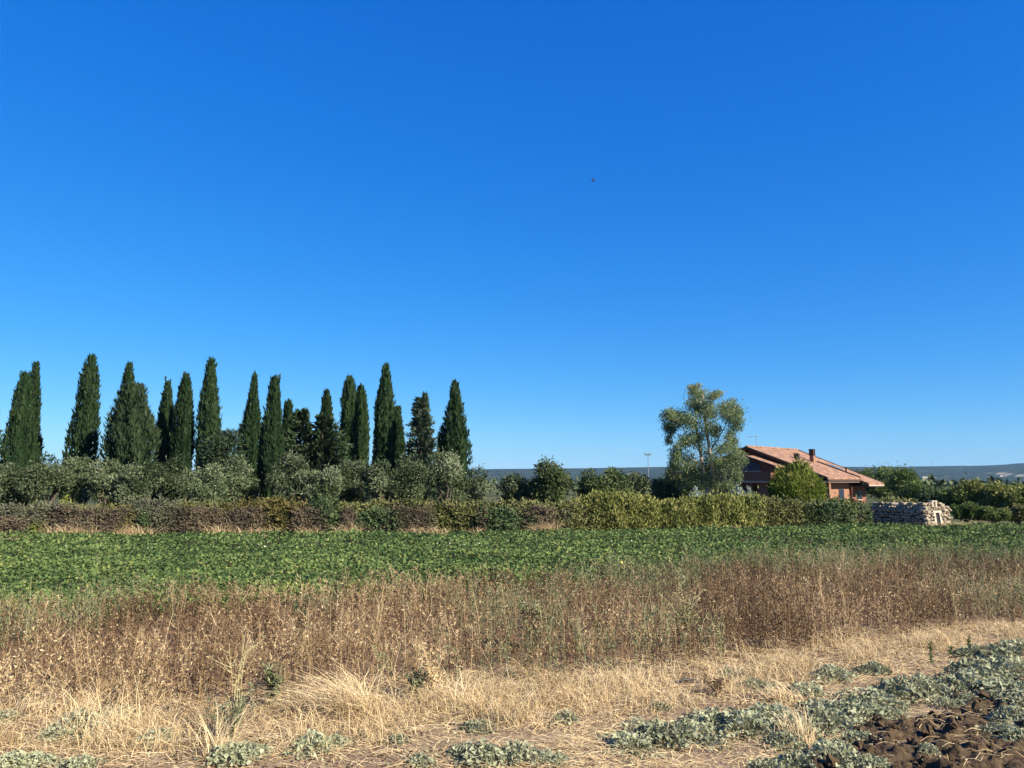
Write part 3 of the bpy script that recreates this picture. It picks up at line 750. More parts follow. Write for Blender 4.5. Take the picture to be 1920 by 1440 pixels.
def cypress(label, u, vtop, hw, Y, seed, n=8200, shape=1.0, lean=0.0, bulge=None, mat='cypress', name='cypress_tree', cat='cypress', rough=1.1):
    """columnar cypress; hw = half width in photo pixels near the base"""
    r = np.random.default_rng(seed)
    p = at(u, vtop, Y); H = p[2]; R = hw * pxm(Y) * 0.94
    root = thing(name, (p[0], Y, ground_z(p[0], Y)), label, cat, 'cypress trees behind the olives' if cat == 'cypress' else None)
    # more samples where the column is wide
    tt = np.linspace(0, 1, 400)
    prof = np.minimum(1, (1 - tt) / 0.52) ** (0.74 * shape) * sstep(-0.10, 0.14, tt) * (0.90 + 0.10 * np.sin(tt * 9 + seed))
    cdf = np.cumsum(prof + 0.06); cdf /= cdf[-1]
    t = np.interp(r.uniform(0, 1, n), cdf, tt); z = 0.35 + t * (H - 0.45)
    a = r.uniform(0, 2 * math.pi, n)
    nf = 7 + seed % 4                                   # vertical folds
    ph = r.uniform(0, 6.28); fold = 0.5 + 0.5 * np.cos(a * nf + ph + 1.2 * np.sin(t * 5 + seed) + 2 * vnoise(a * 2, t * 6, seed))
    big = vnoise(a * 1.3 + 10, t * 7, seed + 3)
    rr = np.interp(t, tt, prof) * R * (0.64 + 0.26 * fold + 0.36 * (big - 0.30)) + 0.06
    inner = r.uniform(0, 1, n) < 0.22
    rr = np.where(inner, rr * r.uniform(0.35, 0.8, n), rr * r.uniform(1 - .10 * rough, 1 + .03 * rough ** 3, n))
    if bulge is not None:                               # a side leader: (angle, t range)
        da = np.cos(a - bulge[0]); rr = rr * (1 + bulge[2] * np.clip(da, 0, 1) * (t < bulge[1]))
    C = np.stack([np.cos(a) * rr + lean * t, np.sin(a) * rr, z], -1)
    N = np.stack([np.cos(a), np.sin(a), np.full(n, 0.15)], -1)
    nn = unit(N * 0.9 + rsphere(n, r) * 0.55)
    d = unit(np.array([0, 0, 1.0]) + N * r.uniform(0.05, 0.55 * rough, n)[:, None] + rsphere(n, r) * 0.22 * rough)
    l = r.uniform(0.30, 0.66, n); w = r.uniform(0.10, 0.22, n)
    V, F = kites(C, d, nn, l, w)
    tint = np.clip(0.28 + 0.34 * fold + 0.4 * (big - 0.5) + r.normal(0, 0.18, n), 0, 1)  # darker in the folds: shade of the grooves put into the tint
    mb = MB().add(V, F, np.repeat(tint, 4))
    for _ in range(16):                                 # stray shoots that break the outline
        ts = r.uniform(.25, .96); as_ = r.uniform(0, 6.283); q = np.interp(ts, tt, prof) * R * r.uniform(.8, 1.0); m = 26; hh = r.uniform(.5, 1.3)
        f = r.uniform(0, 1, m); C = np.array([math.cos(as_) * q + lean * ts, math.sin(as_) * q, .35 + ts * (H - .45)]) + np.array([math.cos(as_) * .14, math.sin(as_) * .14, hh]) * f[:, None] + r.normal(size=(m, 3)) * .07 * (1.2 - f[:, None])
        V, F = kites(C, unit(np.array([0, 0, 1.0]) + rsphere(m, r) * .35), rsphere(m, r), .34, .12); mb.add(V, F, np.repeat(np.clip(r.normal(.5, .2, m), 0, 1), 4))
    # pointed tip
    m = 60; zt = r.uniform(H - 1.1, H - 0.25, m); a = r.uniform(0, 6.28, m); q = 0.10 + 0.10 * (H - zt)
    C = np.stack([np.cos(a) * q + lean, np.sin(a) * q, zt], -1); N = np.stack([np.cos(a), np.sin(a), np.zeros(m)], -1)
    V, F = kites(C, unit(np.array([0, 0, 1.0]) + N * 0.15 + rsphere(m, r) * .1), N, 0.4, 0.13); mb.add(V, F, 0.45)
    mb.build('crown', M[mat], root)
    V, F = tube([(0, 0, -0.1), (0, 0, 0.8), (lean * .5, 0, H * 0.5), (lean * .9, 0, H * 0.92)], [0.20, 0.17, 0.10, 0.03], 7)
    MB().add(V, F).build('trunk', M['bark'], root, True)
    return root

def conifer(name, label, cat, u, vtop, hw, Y, seed, mat, tiers=24, droop=0.1, group=None, n_per=46, full=0.75, top_t=0.0, zlow=0.4):
    """whorled conifer with separate sprays that stick out"""
    r = np.random.default_rng(seed)
    p = at(u, vtop, Y); H = p[2]; R = hw * pxm(Y)
    root = thing(name, (p[0], Y, ground_z(p[0], Y)), label, cat, group)
    mb = MB(); tw = MB()
    V, F = tube([(0, 0, -0.1), (0, 0, H * 0.5), (0, 0, H * 0.97)], [0.24, 0.13, 0.03], 7); tw.add(V, F)
    for k in range(tiers):
        t = (k + 0.5) / tiers; z = zlow + t * (H - zlow - 0.2)
        Rt = R * min(1, (1 - t) / full + 0.06) ** 0.8
        nb = int(6 + 7 * (1 - t))
        for j in range(nb):
            a = j / nb * 6.283 + r.uniform(0, 1.2); Lb = Rt * r.uniform(0.68, 1.16)
            d = np.array([math.cos(a), math.sin(a), 0]); rise = r.uniform(0.05, 0.5) * Lb
            s = r.uniform(0.12, 1, n_per) ** 0.7
            C = d * (Lb * s)[:, None] + np.array([0, 0, 1.0]) * (z + rise * s ** 1.6 - droop * Lb * s)[:, None] + r.normal(size=(n_per, 3)) * 0.11
            N = unit(np.array([0, 0, 0.7]) + d * 0.7 + rsphere(n_per, r) * 0.5)
            dd = unit(d * 0.9 + np.array([0, 0, 0.45]) + rsphere(n_per, r) * 0.55)
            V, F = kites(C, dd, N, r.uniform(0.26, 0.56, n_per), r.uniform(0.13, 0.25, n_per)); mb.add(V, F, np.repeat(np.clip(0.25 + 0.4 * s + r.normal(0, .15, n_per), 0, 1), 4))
            if j % 2 == 0:
                V, F = tube([(0, 0, z), tuple(d * Lb * 0.55 + np.array([0, 0, z + rise * .3])), tuple(d * Lb * 0.95 + np.array([0, 0, z + rise * .9 - droop * Lb]))], [0.05, 0.03, 0.01], 4); tw.add(V, F)
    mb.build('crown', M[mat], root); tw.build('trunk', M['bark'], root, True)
    return root

# cypresses: (u, v top, half width, depth, shape, lean, bulge)
CY = [
    (44, 701, 32, 76, 0.85, 0.2, None, 'broad cypress with its top leaning against a taller thin one'),
    (68, 681, 19, 79, 0.95, 0, None, 'thin pointed cypress rising behind a broad cypress near the cut-off conifer'),
    (163, 668, 30, 74, 0.85, 0.5, None, 'tallest broad cypress standing alone with sky on both sides'),
    (243, 681, 20, 82, 0.9, 0, None, 'cypress tip rising from behind the wide bushy conifer'),
    (315, 717, 20, 80, 0.9, 0, None, 'shorter cypress squeezed between the wide bushy conifer and a rounded cypress'),
    (349, 703, 23, 76, 0.7, 0, None, 'cypress with rounded top between a short and a tall narrow cypress'),
    (397, 673, 22, 76, 0.65, 0, None, 'tall narrow cypress above the round-topped pine with open sky to its right'),
    (477, 701, 21, 76, 1.15, 0, (3.14, 0.62, 0.25), 'cypress with needle-thin tip and a side shoulder'),
    (515, 708, 22, 66, 0.75, 0, None, 'dark cypress reaching down between two olive trees to the hedge'),
    (541, 754, 15, 74, 0.8, 0, None, 'small cypress close beside a dark taller one'),
    (613, 734, 17, 80, 0.9, 0, None, 'cypress tip showing over a pair of dark conifers'),
    (656, 708, 23, 76, 0.7, 0, (3.14, 0.5, 0.15), 'front cypress of a touching pair'),
    (677, 725, 20, 79, 0.75, 0, None, 'lower cypress tucked behind the front one of a touching pair'),
    (724, 685, 25, 74, 0.95, 0, None, 'very tall cypress with narrow flat tip and wide foot'),
    (746, 764, 16, 79, 0.9, 0, None, 'short cypress half hidden by a very tall one'),
    (797, 740, 14, 84, 0.7, 0, None, 'slim cypress rising behind the spiky grey-green conifer'),
    (853, 717, 33, 76, 1.05, 0, None, 'broad pointed cypress at the end of the row, above the last olives'),
]
for i, (u, v, hw, Y, sh, ln, bu, lab) in enumerate(CY):
    cypress(lab, u, v, hw, Y, 300 + i * 7, 8200 if hw > 24 else 6300, sh, ln, bu)
cypress('wide bushy dark conifer in front of a cypress tip', 252, 722, 49, 70, 41, 12000, 0.42, 0.0, None, 'conifer', 'conifer_tree', 'conifer', 1.5)
bushy_tree('pine_tree', 'pine', 'low round-topped pine showing over the olive trees', 424, 802, 46, 66, M['conifer'], 43, nleaf=7500, L=0.36, W=0.12, nlobe=34, zb=1.4)
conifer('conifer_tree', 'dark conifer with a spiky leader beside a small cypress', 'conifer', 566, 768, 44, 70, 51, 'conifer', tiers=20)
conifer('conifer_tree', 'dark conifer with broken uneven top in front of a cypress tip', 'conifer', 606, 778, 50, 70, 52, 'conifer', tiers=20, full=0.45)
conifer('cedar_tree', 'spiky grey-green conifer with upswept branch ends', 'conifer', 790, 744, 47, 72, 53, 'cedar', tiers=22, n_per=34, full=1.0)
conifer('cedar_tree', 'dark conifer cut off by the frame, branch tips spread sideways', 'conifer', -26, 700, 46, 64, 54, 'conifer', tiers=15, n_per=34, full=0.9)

LAND = [(-10, 'the cut-off conifer'), (43, 'the leaning cypress pair'), (100, 'the gap right of the leaning cypress pair'), (166, 'the tall lone broad cypress'), (215, 'the gap before the wide bushy conifer'), (250, 'the wide bushy conifer'), (315, 'the squeezed short cypress'), (349, 'the round-topped cypress'), (397, 'the tall narrow cypress'), (430, 'the round-topped pine'), (477, 'the needle-tipped cypress'), (515, 'the dark low-reaching cypress'), (555, 'the spiky-leader conifer'), (610, 'the broken-topped conifer'), (660, 'the touching cypress pair'), (724, 'the very tall flat-tipped cypress'), (790, 'the spiky grey-green conifer'), (853, 'the broad last cypress'),
        (920, 'the open end of the olive row'), (968, 'the low leaning grey tree'), (1030, 'the dark rounded lone tree'), (1112, 'the knobbly dark tree'), (1150, 'the dark tree with a shoot'), (1200, 'the floodlight pole'), (1255, 'the rusty tree top'), (1330, 'the eucalyptus'), (1405, 'the villa porch'), (1490, 'the bamboo clump'), (1560, 'the pillared villa wall'), (1610, 'the low end of the villa roof'), (1660, 'the stone hut')]
def landmark(u): return min(LAND, key=lambda a: abs(a[0] - u))[1]
OLV = [(-20, 862, 46, 57), (28, 848, 44, 58), (92, 842, 46, 57), (150, 846, 40, 60), (203, 862, 38, 58), (268, 862, 42, 57), (338, 852, 44, 60), (392, 872, 38, 56),
       (446, 856, 42, 60), (548, 848, 48, 58), (604, 868, 38, 57), (664, 856, 42, 60), (716, 852, 38, 57), (765, 862, 38, 58), (838, 850, 46, 60), (889, 872, 34, 62)]
for i, (u, v, hw, Y) in enumerate(OLV):
    rv = np.random.default_rng(40 + i); v += rv.uniform(-17, 3); hw *= rv.uniform(.82, 1.15)
    if i == len(OLV) - 1: lab, g_ = 'ragged thin olive tree at the open end of the row', None
    else: lab, g_ = 'grey-green olive tree in the row before ' + landmark(u), 'olive trees in the row'
    bushy_tree('olive_tree', 'olive tree', lab, u, v, hw, Y, M['olive'], 600 + i * 3, g_, nleaf=7200 if i < 15 else 4600, L=0.235, W=0.080, nlobe=17, zb=0.5, flat=0.95, lobe=(0.30, 0.47))

# dark trees in the middle, before the house
MID = [('dark_tree', 1030, 859, 46, 66, 'dark_tree', 'dark rounded tree alone against the far ridge', 8000),
       ('dark_tree', 968, 884, 36, 68, 'olive', 'low grey-green tree leaning on a dark rounded one', 5000),
       ('carob_tree', 1112, 878, 32, 66, 'dark_tree', 'dark low tree with knobbly top by the floodlight pole', 5000),
       ('carob_tree', 1150, 868, 34, 68, 'dark_tree', 'dark tree with one thin shoot on top', 5500),
       ('carob_tree', 1194, 878, 30, 70, 'olive', 'olive-green tree beside the floodlight pole', 5000),
       ('carob_tree', 1250, 888, 36, 74, 'dark_tree', 'dark low tree in the shade of the eucalyptus', 5000),
       ('rusty_tree', 1262, 866, 18, 92, 'hedge_rusty', 'rusty orange-brown tree top behind the eucalyptus', 2500),
       ('carob_tree', 1296, 893, 34, 75, 'dark_tree', 'dark shrub at the foot of the eucalyptus', 4500)]
for i, (nm, u, v, hw, Y, mt, lab, nl) in enumerate(MID):
    bushy_tree(nm, 'tree', lab, u, v, hw, Y, M[mt], 800 + i * 5, nleaf=nl, L=0.27, W=0.12, nlobe=26, zb=0.4, flat=0.95)

# trees and shrubs right of the house
RGT = [(1604, 868, 22, 118, 'dark_tree', 'dark tree top showing over the low end of the roof', 4000, 0.34),
       (1648, 868, 36, 112, 'green_tree', 'dense green tree right behind the roof end', 7000, 0.36),
       (1690, 876, 34, 104, 'green_tree', 'tall dense green shrub sloping down from the tree behind the roof', 7000, 0.34),
       (1714, 903, 26, 96, 'green_tree', 'lower rounded shrub at the end of the garden trees', 4500, 0.32),
       (1748, 908, 34, 72, 'hedge_green', 'grey-green shrub behind the stone hut', 5000, 0.26),
       (1790, 912, 32, 66, 'green_tree', 'green shrub above the hut doorway', 5000, 0.26),
       (1822, 896, 34, 66, 'yellow_tree', 'tall yellow-green shrub beyond the stone hut', 6000, 0.26),
       (1866, 905, 34, 64, 'yellow_tree', 'olive-yellow bush between two taller bushes near the field edge', 6000, 0.26),
       (1915, 908, 40, 62, 'yellow_tree', 'pale yellow-green bush cut by the frame edge', 7000, 0.26),
       (1812, 945, 34, 57, 'green_tree', 'fresh green low bush next to the white stone', 5000, 0.22),
       (1860, 952, 36, 56, 'green_tree', 'dark green low bush right of the fresh green one', 5000, 0.22),
       (1908, 948, 34, 56, 'hedge_olive', 'dull olive bush at the far corner of the crop', 5000, 0.22)]
for i, (u, v, hw, Y, mt, lab, nl, L) in enumerate(RGT):
    bushy_tree('shrub' if i > 2 else 'garden_tree', 'shrub' if i > 2 else 'tree', lab, u, v, hw, Y, M[mt], 900 + i * 5, nleaf=nl, L=L, W=L * 0.42, nlobe=28, zb=0.25, flat=0.95, trunk=True)

def eucalyptus():
    Y = 70.0; r = np.random.default_rng(77)
    b = at(1325, HOR, Y); k = pxm(Y)
    root = thing('eucalyptus_tree', (b[0], Y, 0), 'tall airy eucalyptus with pale trunk beside the villa', 'tree')
    P = lambda u, v, dy=0: np.array([(u - 1330) * k, dy, (HOR - v) * k + CAMZ])
    CL = [(1328, 733, 26, 13), (1306, 727, 12, 8), (1350, 738, 14, 9), (1312, 760, 24, 20), (1335, 765, 18, 16), (1276, 782, 26, 16), (1258, 778, 14, 12), (1262, 800, 18, 14), (1296, 787, 28, 20), (1322, 795, 26, 22),
          (1362, 776, 22, 14), (1384, 757, 20, 16), (1393, 772, 14, 12), (1372, 795, 20, 14), (1352, 812, 14, 12), (1286, 826, 20, 14), (1318, 824, 20, 14), (1385, 818, 15, 16), (1360, 838, 22, 14), (1272, 845, 16, 14),
          (1298, 858, 26, 18), (1340, 862, 20, 16), (1380, 860, 18, 16), (1288, 880, 24, 18), (1322, 882, 28, 18), (1362, 880, 28, 18), (1388, 890, 12, 12), (1306, 903, 24, 14), (1345, 905, 30, 14), (1376, 908, 12, 10), (1268, 868, 12, 12), (1262, 824, 8, 7)]
    mb = MB(); cen = []
    for i, (u, v, hx, hz) in enumerate(CL):
        dy = r.uniform(-1.6, 1.6); c = P(u, v, dy); cen.append(c)
        for q in range(6):
            c2 = c + r.normal(size=3) * np.array([hx * k * .36, 0.7, hz * k * .45]); n = int(3.0 * (hx * hz) ** 0.72) + 14
            s = r.normal(size=(n, 3)); C = c2 + s * np.array([hx * k * .30, hx * k * .30, hz * k * .36]); s = unit(s)
            nn = unit(s * 0.6 + rsphere(n, r) * 0.8 + np.array([0, 0, .2])); d = unit(rsphere(n, r) * 0.8 + np.array([0, 0, -0.5]))
            V, F = kites(C, d, nn, r.uniform(0.16, 0.34, n), r.uniform(0.045, 0.085, n))
            brown = 0.25 if i in (0, 1, 2) else 0.0
            mb.add(V, F, np.repeat(np.clip(r.normal(0.42 + brown, 0.2, n), 0, 1), 4))
    mb.build('crown', M['eucalyptus'], root)
    t = MB()
    fork = P(1322, 858)
    V, F = tube([(0, 0, -.2), P(1331, 925), P(1328, 900), P(1323, 875), fork], [.30, .27, .23, .20, .17], 9); t.add(V, F)
    V, F = tube([P(1331, 940), P(1340, 905, -.2), P(1338, 868, -.4), P(1333, 820, -.3), P(1330, 780), P(1329, 738)], [.22, .19, .16, .13, .09, .03], 8); t.add(V, F)
    V, F = tube([fork, P(1316, 820), P(1314, 780, .3), P(1318, 745, .3)], [.16, .12, .09, .03], 7); t.add(V, F)
    for (u0, v0), mid, tip in (((1320, 850), (1300, 825), (1268, 785)), ((1336, 850), (1356, 815), (1384, 762)), ((1330, 880), (1352, 858), (1384, 825)), ((1322, 870), (1300, 858), (1274, 845)), ((1333, 800), (1348, 790), (1366, 778)),
                               ((1315, 805), (1300, 795), (1290, 780)), ((1326, 900), (1306, 892), (1288, 880)), ((1337, 890), (1356, 886), (1376, 880)), ((1330, 760), (1340, 745), (1352, 735))):
        V, F = tube([P(u0, v0), P(*mid, r.uniform(-.8, .8)), P(*tip, r.uniform(-1.2, 1.2))], [.065, .04, .012], 6); t.add(V, F)
    t.build('trunk', M['bark_pale'], root, True)
eucalyptus()

def spray_bush(name, label, cat, u, vtop, hw, Y, seed, mat, n=5000, L=0.4, W=0.07, group=None, up=1.0, depth=0.8, ragged=0.22, zb=0.0, tb=0.45, boxy=False):
    """bush of upright sprays (reeds, bamboo, brushwood)"""
    r = np.random.default_rng(seed); p = at(u, vtop, Y); gz = float(ground_z(p[0], Y)); H = p[2] - gz; R = hw * pxm(Y)
    root = thing(name, (p[0], Y, gz), label, cat, group)
    a = r.uniform(0, 6.283, n); q = r.uniform(0, 1, n) ** 0.5
    top = H * (1 - ragged * q ** 2.2) * (0.74 + 0.46 * vnoise(np.cos(a) * q * 3 + 9, np.sin(a) * q * 3 + seed, seed)) - L * 0.6
    z = zb + (top - zb) * r.uniform(0, 1, n) ** 0.75
    wid = 0.72 + 0.28 * np.sin(np.clip(z / H, 0, 1) * 2.6)
    C = np.stack([np.cos(a) * q * R * wid, np.sin(a) * q * R * depth * wid, z], -1)
    if boxy:                                            # a stretch of dense hedge with ragged flat top, most of the leaves at its skin
        X = r.triangular(-1.6, 0, 1.6, n) * R; Yb = r.uniform(-1, 1, n) * 0.75
        top = H * (0.78 + 0.42 * fbm((X + p[0]) * 1.6, Yb * 1.5 + 4, 77)) - L * .5; top = top * np.where(r.uniform(0, 1, n) < .05, r.uniform(1, 1.22, n), 1)
        f = r.uniform(0, 1, n) ** 0.7; z = top * f
        skin = r.uniform(0, 1, n) < 0.6; Yb = np.where(skin, -0.78 - 0.30 * (fbm((X + p[0]) * 1.7, z * 1.7, 78) - .5) * 2 + r.normal(0, .06, n) + .25 * f ** 3, Yb)
        C = np.stack([X, Yb, z], -1); a = np.full(n, -1.571); q = np.full(n, .6)
    N = unit(np.stack([np.cos(a), np.sin(a), np.full(n, .4)], -1) * 0.8 + rsphere(n, r) * 0.6)
    d = unit(np.array([0, 0, up]) + rsphere(n, r) * 0.75 + np.stack([np.cos(a), np.sin(a), np.zeros(n)], -1) * 0.35 * q[:, None])
    V, F = kites(C, d, N, L * r.uniform(.6, 1.4, n), W * r.uniform(.7, 1.4, n))
    clump = vnoise(C[:, 0] * 2.2 + 5, C[:, 2] * 2.2 + seed, seed + 1)
    MB().add(V, F, np.repeat(np.clip(tb + (clump - .5) * .5 + r.normal(0, .16, n), 0, 1), 4)).build('foliage', mat, root)
    t = MB()
    for i in range(9):
        e = np.array([r.normal() * R * .45, r.normal() * R * .3, H * r.uniform(.55, .85)]); V, F = tube([e * np.array([.3, .3, 0]) - np.array([0, 0, .08]), e * np.array([.6, .6, .5]), e], [.03, .022, .008], 5); t.add(V, F, 0.5)
    t.build('stems', M['bark'], root)
    return root

spray_bush('bamboo_clump', 'bright green feathery bamboo clump before the villa', 'bamboo', 1492, 862, 52, 70, 61, M['bamboo'], 12000, 0.50, 0.10, ragged=0.50, depth=0.8)
for i, (u, v, hw) in enumerate(((1308, 916, 16), (1385, 915, 16), (1405, 918, 14))):
    spray_bush('silver_shrub', 'pale silvery shrub by the porch of the villa' if i else 'pale silvery shrub left of the eucalyptus trunk', 'shrub', u, v, hw, 68, 70 + i, M['silver'], 1600, 0.3, 0.08, group='silvery shrubs by the porch' if i else None)

def far_groves():
    r = np.random.default_rng(15); mb = MB(); n = 1000
    Y = 170 * (2600 / 170) ** r.uniform(0, 1, n); x = r.uniform(-.85, .85, n) * Y
    k = 26
    for i in range(n):
        s_ = r.uniform(1.6, 2.6); q = rsphere(k, r); q[:, 2] = np.abs(q[:, 2])
        C = np.array([x[i], Y[i], 0.6]) + q * np.array([s_ * 1.2, s_ * 1.2, s_ * 1.25]) * r.uniform(.6, 1, (k, 1))
        V, F = kites(C, unit(rsphere(k, r) + np.array([0, 0, .4])), unit(q + rsphere(k, r) * .4), s_ * .8, s_ * .55); mb.add(V, F, np.repeat(np.clip(r.normal(.4, .2, k), 0, 1), 4))
    tag(mb.build('far_olive_groves', M['olive']), kind='stuff')
far_groves()

# ------------------------------------------------------------------ the overgrown hedge: one bush after another
HK = {'grey': ('hedge_grey', 'grey-green brushy hedge bush with brown patches', 'grey-green hedge bushes'),
      'bram': ('bramble', 'purple-brown bramble thicket in the hedge row', 'bramble thickets in the hedge'),
      'olive': ('hedge_olive', 'dull olive-green bush in the hedge row', 'olive-green hedge bushes'),
      'rust': ('hedge_rusty', 'rust-tinged yellow-green bush in the hedge row', 'rusty hedge bushes'),
      'green': ('hedge_green', 'dark green rounded bush in the hedge row', 'dark green hedge bushes'),
      'yel': ('hedge_yellow', 'bright yellow-green reedy bush in the hedge row', 'yellow-green hedge bushes'),
      'bri': ('hedge_bright', 'small vivid lime-green bush at the hedge', 'lime-green hedge bushes')}
HB = [(-30, 'grey', 942, 34), (20, 'grey', 941, 36), (22, 'bram', 962, 30), (70, 'grey', 943, 30), (78, 'bri', 970, 20), (112, 'grey', 940, 26), (140, 'bram', 945, 26), (128, 'bri', 932, 20), (178, 'olive', 944, 30), (205, 'bram', 948, 26), (232, 'rust', 945, 26), (262, 'olive', 948, 20),
      (296, 'grey', 928, 34), (330, 'olive', 944, 28), (372, 'bram', 944, 30), (345, 'olive', 936, 34), (408, 'olive', 938, 30), (425, 'rust', 950, 24), (455, 'bram', 947, 28), (478, 'rust', 935, 32), (520, 'rust', 932, 32), (556, 'rust', 942, 22), (612, 'green', 925, 30), (585, 'bram', 948, 20),
      (652, 'olive', 945, 24), (664, 'olive', 938, 30), (705, 'olive', 938, 32), (718, 'green', 950, 26), (765, 'bram', 946, 30), (755, 'olive', 934, 30), (808, 'olive', 946, 26), (845, 'olive', 940, 32), (890, 'olive', 938, 34), (935, 'olive', 936, 30), (935, 'green', 946, 24), (982, 'olive', 938, 28), (1012, 'bram', 946, 20), (1052, 'olive', 940, 26),
      (1072, 'olive', 952, 24), (1085, 'olive', 942, 24), (1118, 'yel', 926, 28), (1152, 'yel', 922, 28), (1190, 'yel', 930, 26), (1222, 'yel', 934, 26), (1252, 'yel', 936, 28), (1290, 'yel', 932, 30), (1332, 'yel', 926, 32), (1372, 'yel', 924, 32), (1412, 'olive', 930, 30),
      (1446, 'olive', 932, 30), (1482, 'olive', 936, 30), (1520, 'green', 938, 26), (1548, 'olive', 934, 28), (1576, 'green', 932, 22), (1556, 'green', 940, 22), (1606, 'bram', 946, 14), (1618, 'green', 940, 12), (1680, 'olive', 930, 20)]
rh = np.random.default_rng(88)
for u in np.arange(0, 1620, 38):                       # smaller growth between and before the main bushes
    near = min(HB, key=lambda b: abs(b[0] - u))[1]
    kd = rh.choice(['grey', 'bram', 'rust', 'olive', 'green'] if u < 1090 else ['yel', 'yel', 'olive', 'rust', near])
    HB.append((u + rh.uniform(-12, 12), str(kd), rh.uniform(940, 975), rh.uniform(9, 17)))
for i, (u, kd, v, hw) in enumerate(HB):
    mt, lab, g_ = HK[kd]; lab = lab.replace(' in the hedge row', ' in the hedge').replace(' at the hedge', ' in the hedge') + ', before ' + landmark(u); dx = dirn(u, HOR)[0]
    Y = 47.0
    for _ in range(4): Y = float(hedge_y(dx * Y)) + 1.7
    Y += {'bram': -0.25, 'bri': -0.5, 'grey': 0.0, 'olive': 0.35, 'green': -0.15}.get(kd, 0.15)
    if u > 1640: Y += 7.0
    elif u > 1560: Y += .4
    if v < 934 and kd == 'bri': Y += 1.6
    if hw < 18 and kd != 'bri': Y -= rh.uniform(.1, .55)
    fine = kd in ('bram', 'grey')
    spray_bush('hedge_bush' if kd != 'bram' else 'bramble_bush', lab, 'bush' if kd != 'bram' else 'bramble', u, v + (4 if hw > 18 else 0), hw * 1.18, Y, 1000 + i * 3, M[mt],
               3100 if hw > 24 else 2300 if hw > 18 else 1000, 0.17 if fine else 0.22, 0.05 if fine else 0.085, g_, up=0.9 if kd == 'yel' else 0.35, depth=0.75, ragged=0.30, tb=0.45, boxy=hw > 18 and kd not in ('bri',) and not (kd == 'green' and u > 600 and u < 630))

# ------------------------------------------------------------------ tilled soil, crop, stalks, straw
def tilled_soil():
    x0, x1, y0, y1 = 2.4, 8.6, 6.9, 12.6; st = 0.022
    xs, ys = np.arange(x0, x1, st), np.arange(y0, y1, st)
    X, Y = np.meshgrid(xs, ys); r = np.random.default_rng(3)
    sd_ = poly_sd(SOILP, X, Y) + (fbm(X * 1.6, Y * 1.6, 4) - 0.5) * 0.7
    m = sstep(-0.12, 0.30, sd_)
    Z = ground_z(X, Y) - 0.05 + m * 0.09 + m * (0.16 * (fbm(X * 1.9, Y * 1.9, 6) - 0.5) + 0.11 * np.abs(fbm(X * 5, Y * 5, 8) - 0.5))
    for _ in range(900):
        cx, cy = r.uniform(x0, x1), r.uniform(y0, y1); R = 0.025 + 0.10 * r.uniform() ** 3.2
        i0, i1 = np.searchsorted(xs, [cx - R, cx + R]); j0, j1 = np.searchsorted(ys, [cy - R, cy + R])
        if i1 <= i0 or j1 <= j0: continue
        sub = (slice(j0, j1), slice(i0, i1)); q = np.hypot(X[sub] - cx, (Y[sub] - cy) * r.uniform(.8, 1.3)) / R
        q = q + (vnoise(X[sub] * 22, Y[sub] * 22, 5) - .5) * .5
        Z[sub] += m[sub] * np.sqrt(np.clip(1 - q * q, 0, 1)) * R * 0.75
    Z += m * ((vnoise(X * 26, Y * 26, 12) - 0.5) * 0.035 + (vnoise(X * 11, Y * 11, 13) - 0.5) * 0.05)
    k = len(xs); i = np.arange(len(ys) - 1)[:, None] * k + np.arange(k - 1)[None, :]
    keep = (m[:-1, :-1] > 0.002).ravel()
    F = np.stack([i, i + 1, i + k + 1, i + k], -1).reshape(-1, 4)[keep]
    V = np.stack([X, Y, Z], -1).reshape(-1, 3)
    used = np.unique(F); mp = np.zeros(len(V), int); mp[used] = np.arange(len(used))
    mat = rough_mat('tilled_earth', [(.034, .022, .011), (.068, .045, .024), (.12, .082, .048)], 9, 0.9, 45, dist=0.02)
    o = MB().add(V[used], mp[F]).build('tilled_soil', mat, smooth=True); tag(o, kind='structure')
    # loose clods
    mb = MB(); src = []
    for s_ in range(5):
        me = lumps(200 + s_, 0.42); me.calc_loop_triangles()
        src.append((np.array([v.co[:] for v in me.vertices]), np.array([t.vertices[:] for t in me.loop_triangles]))); bpy.data.meshes.remove(me)
    for _ in range(1900):
        cx, cy = r.uniform(x0, x1), r.uniform(y0 + .6, y1)
        ii, jj = min(int((cx - x0) / st), k - 1), min(int((cy - y0) / st), len(ys) - 1)
        if m[jj, ii] < 0.7: continue
        V, F = src[r.integers(5)]; sz = 0.014 + 0.11 * r.uniform() ** 4.5
        A = np.array(Matrix.Rotation(r.uniform(0, 6.28), 3, Vector(rsphere(1, r)[0])))
        mb.add((V * r.uniform(.6, 1.1, 3)) @ A.T * sz + np.array([cx, cy, Z[jj, ii] + sz * .2]), F)
    tag(mb.build('soil_clods', mat), kind='stuff')
    return lambda x, y: Z[np.clip(((y - y0) / st).astype(int), 0, len(ys) - 1), np.clip(((x - x0) / st).astype(int), 0, k - 1)]
SOILZ = tilled_soil()

def in_view(x, y, pad=1.06):
    return np.abs(x) < (960 / 1454) * y * pad + 1.6

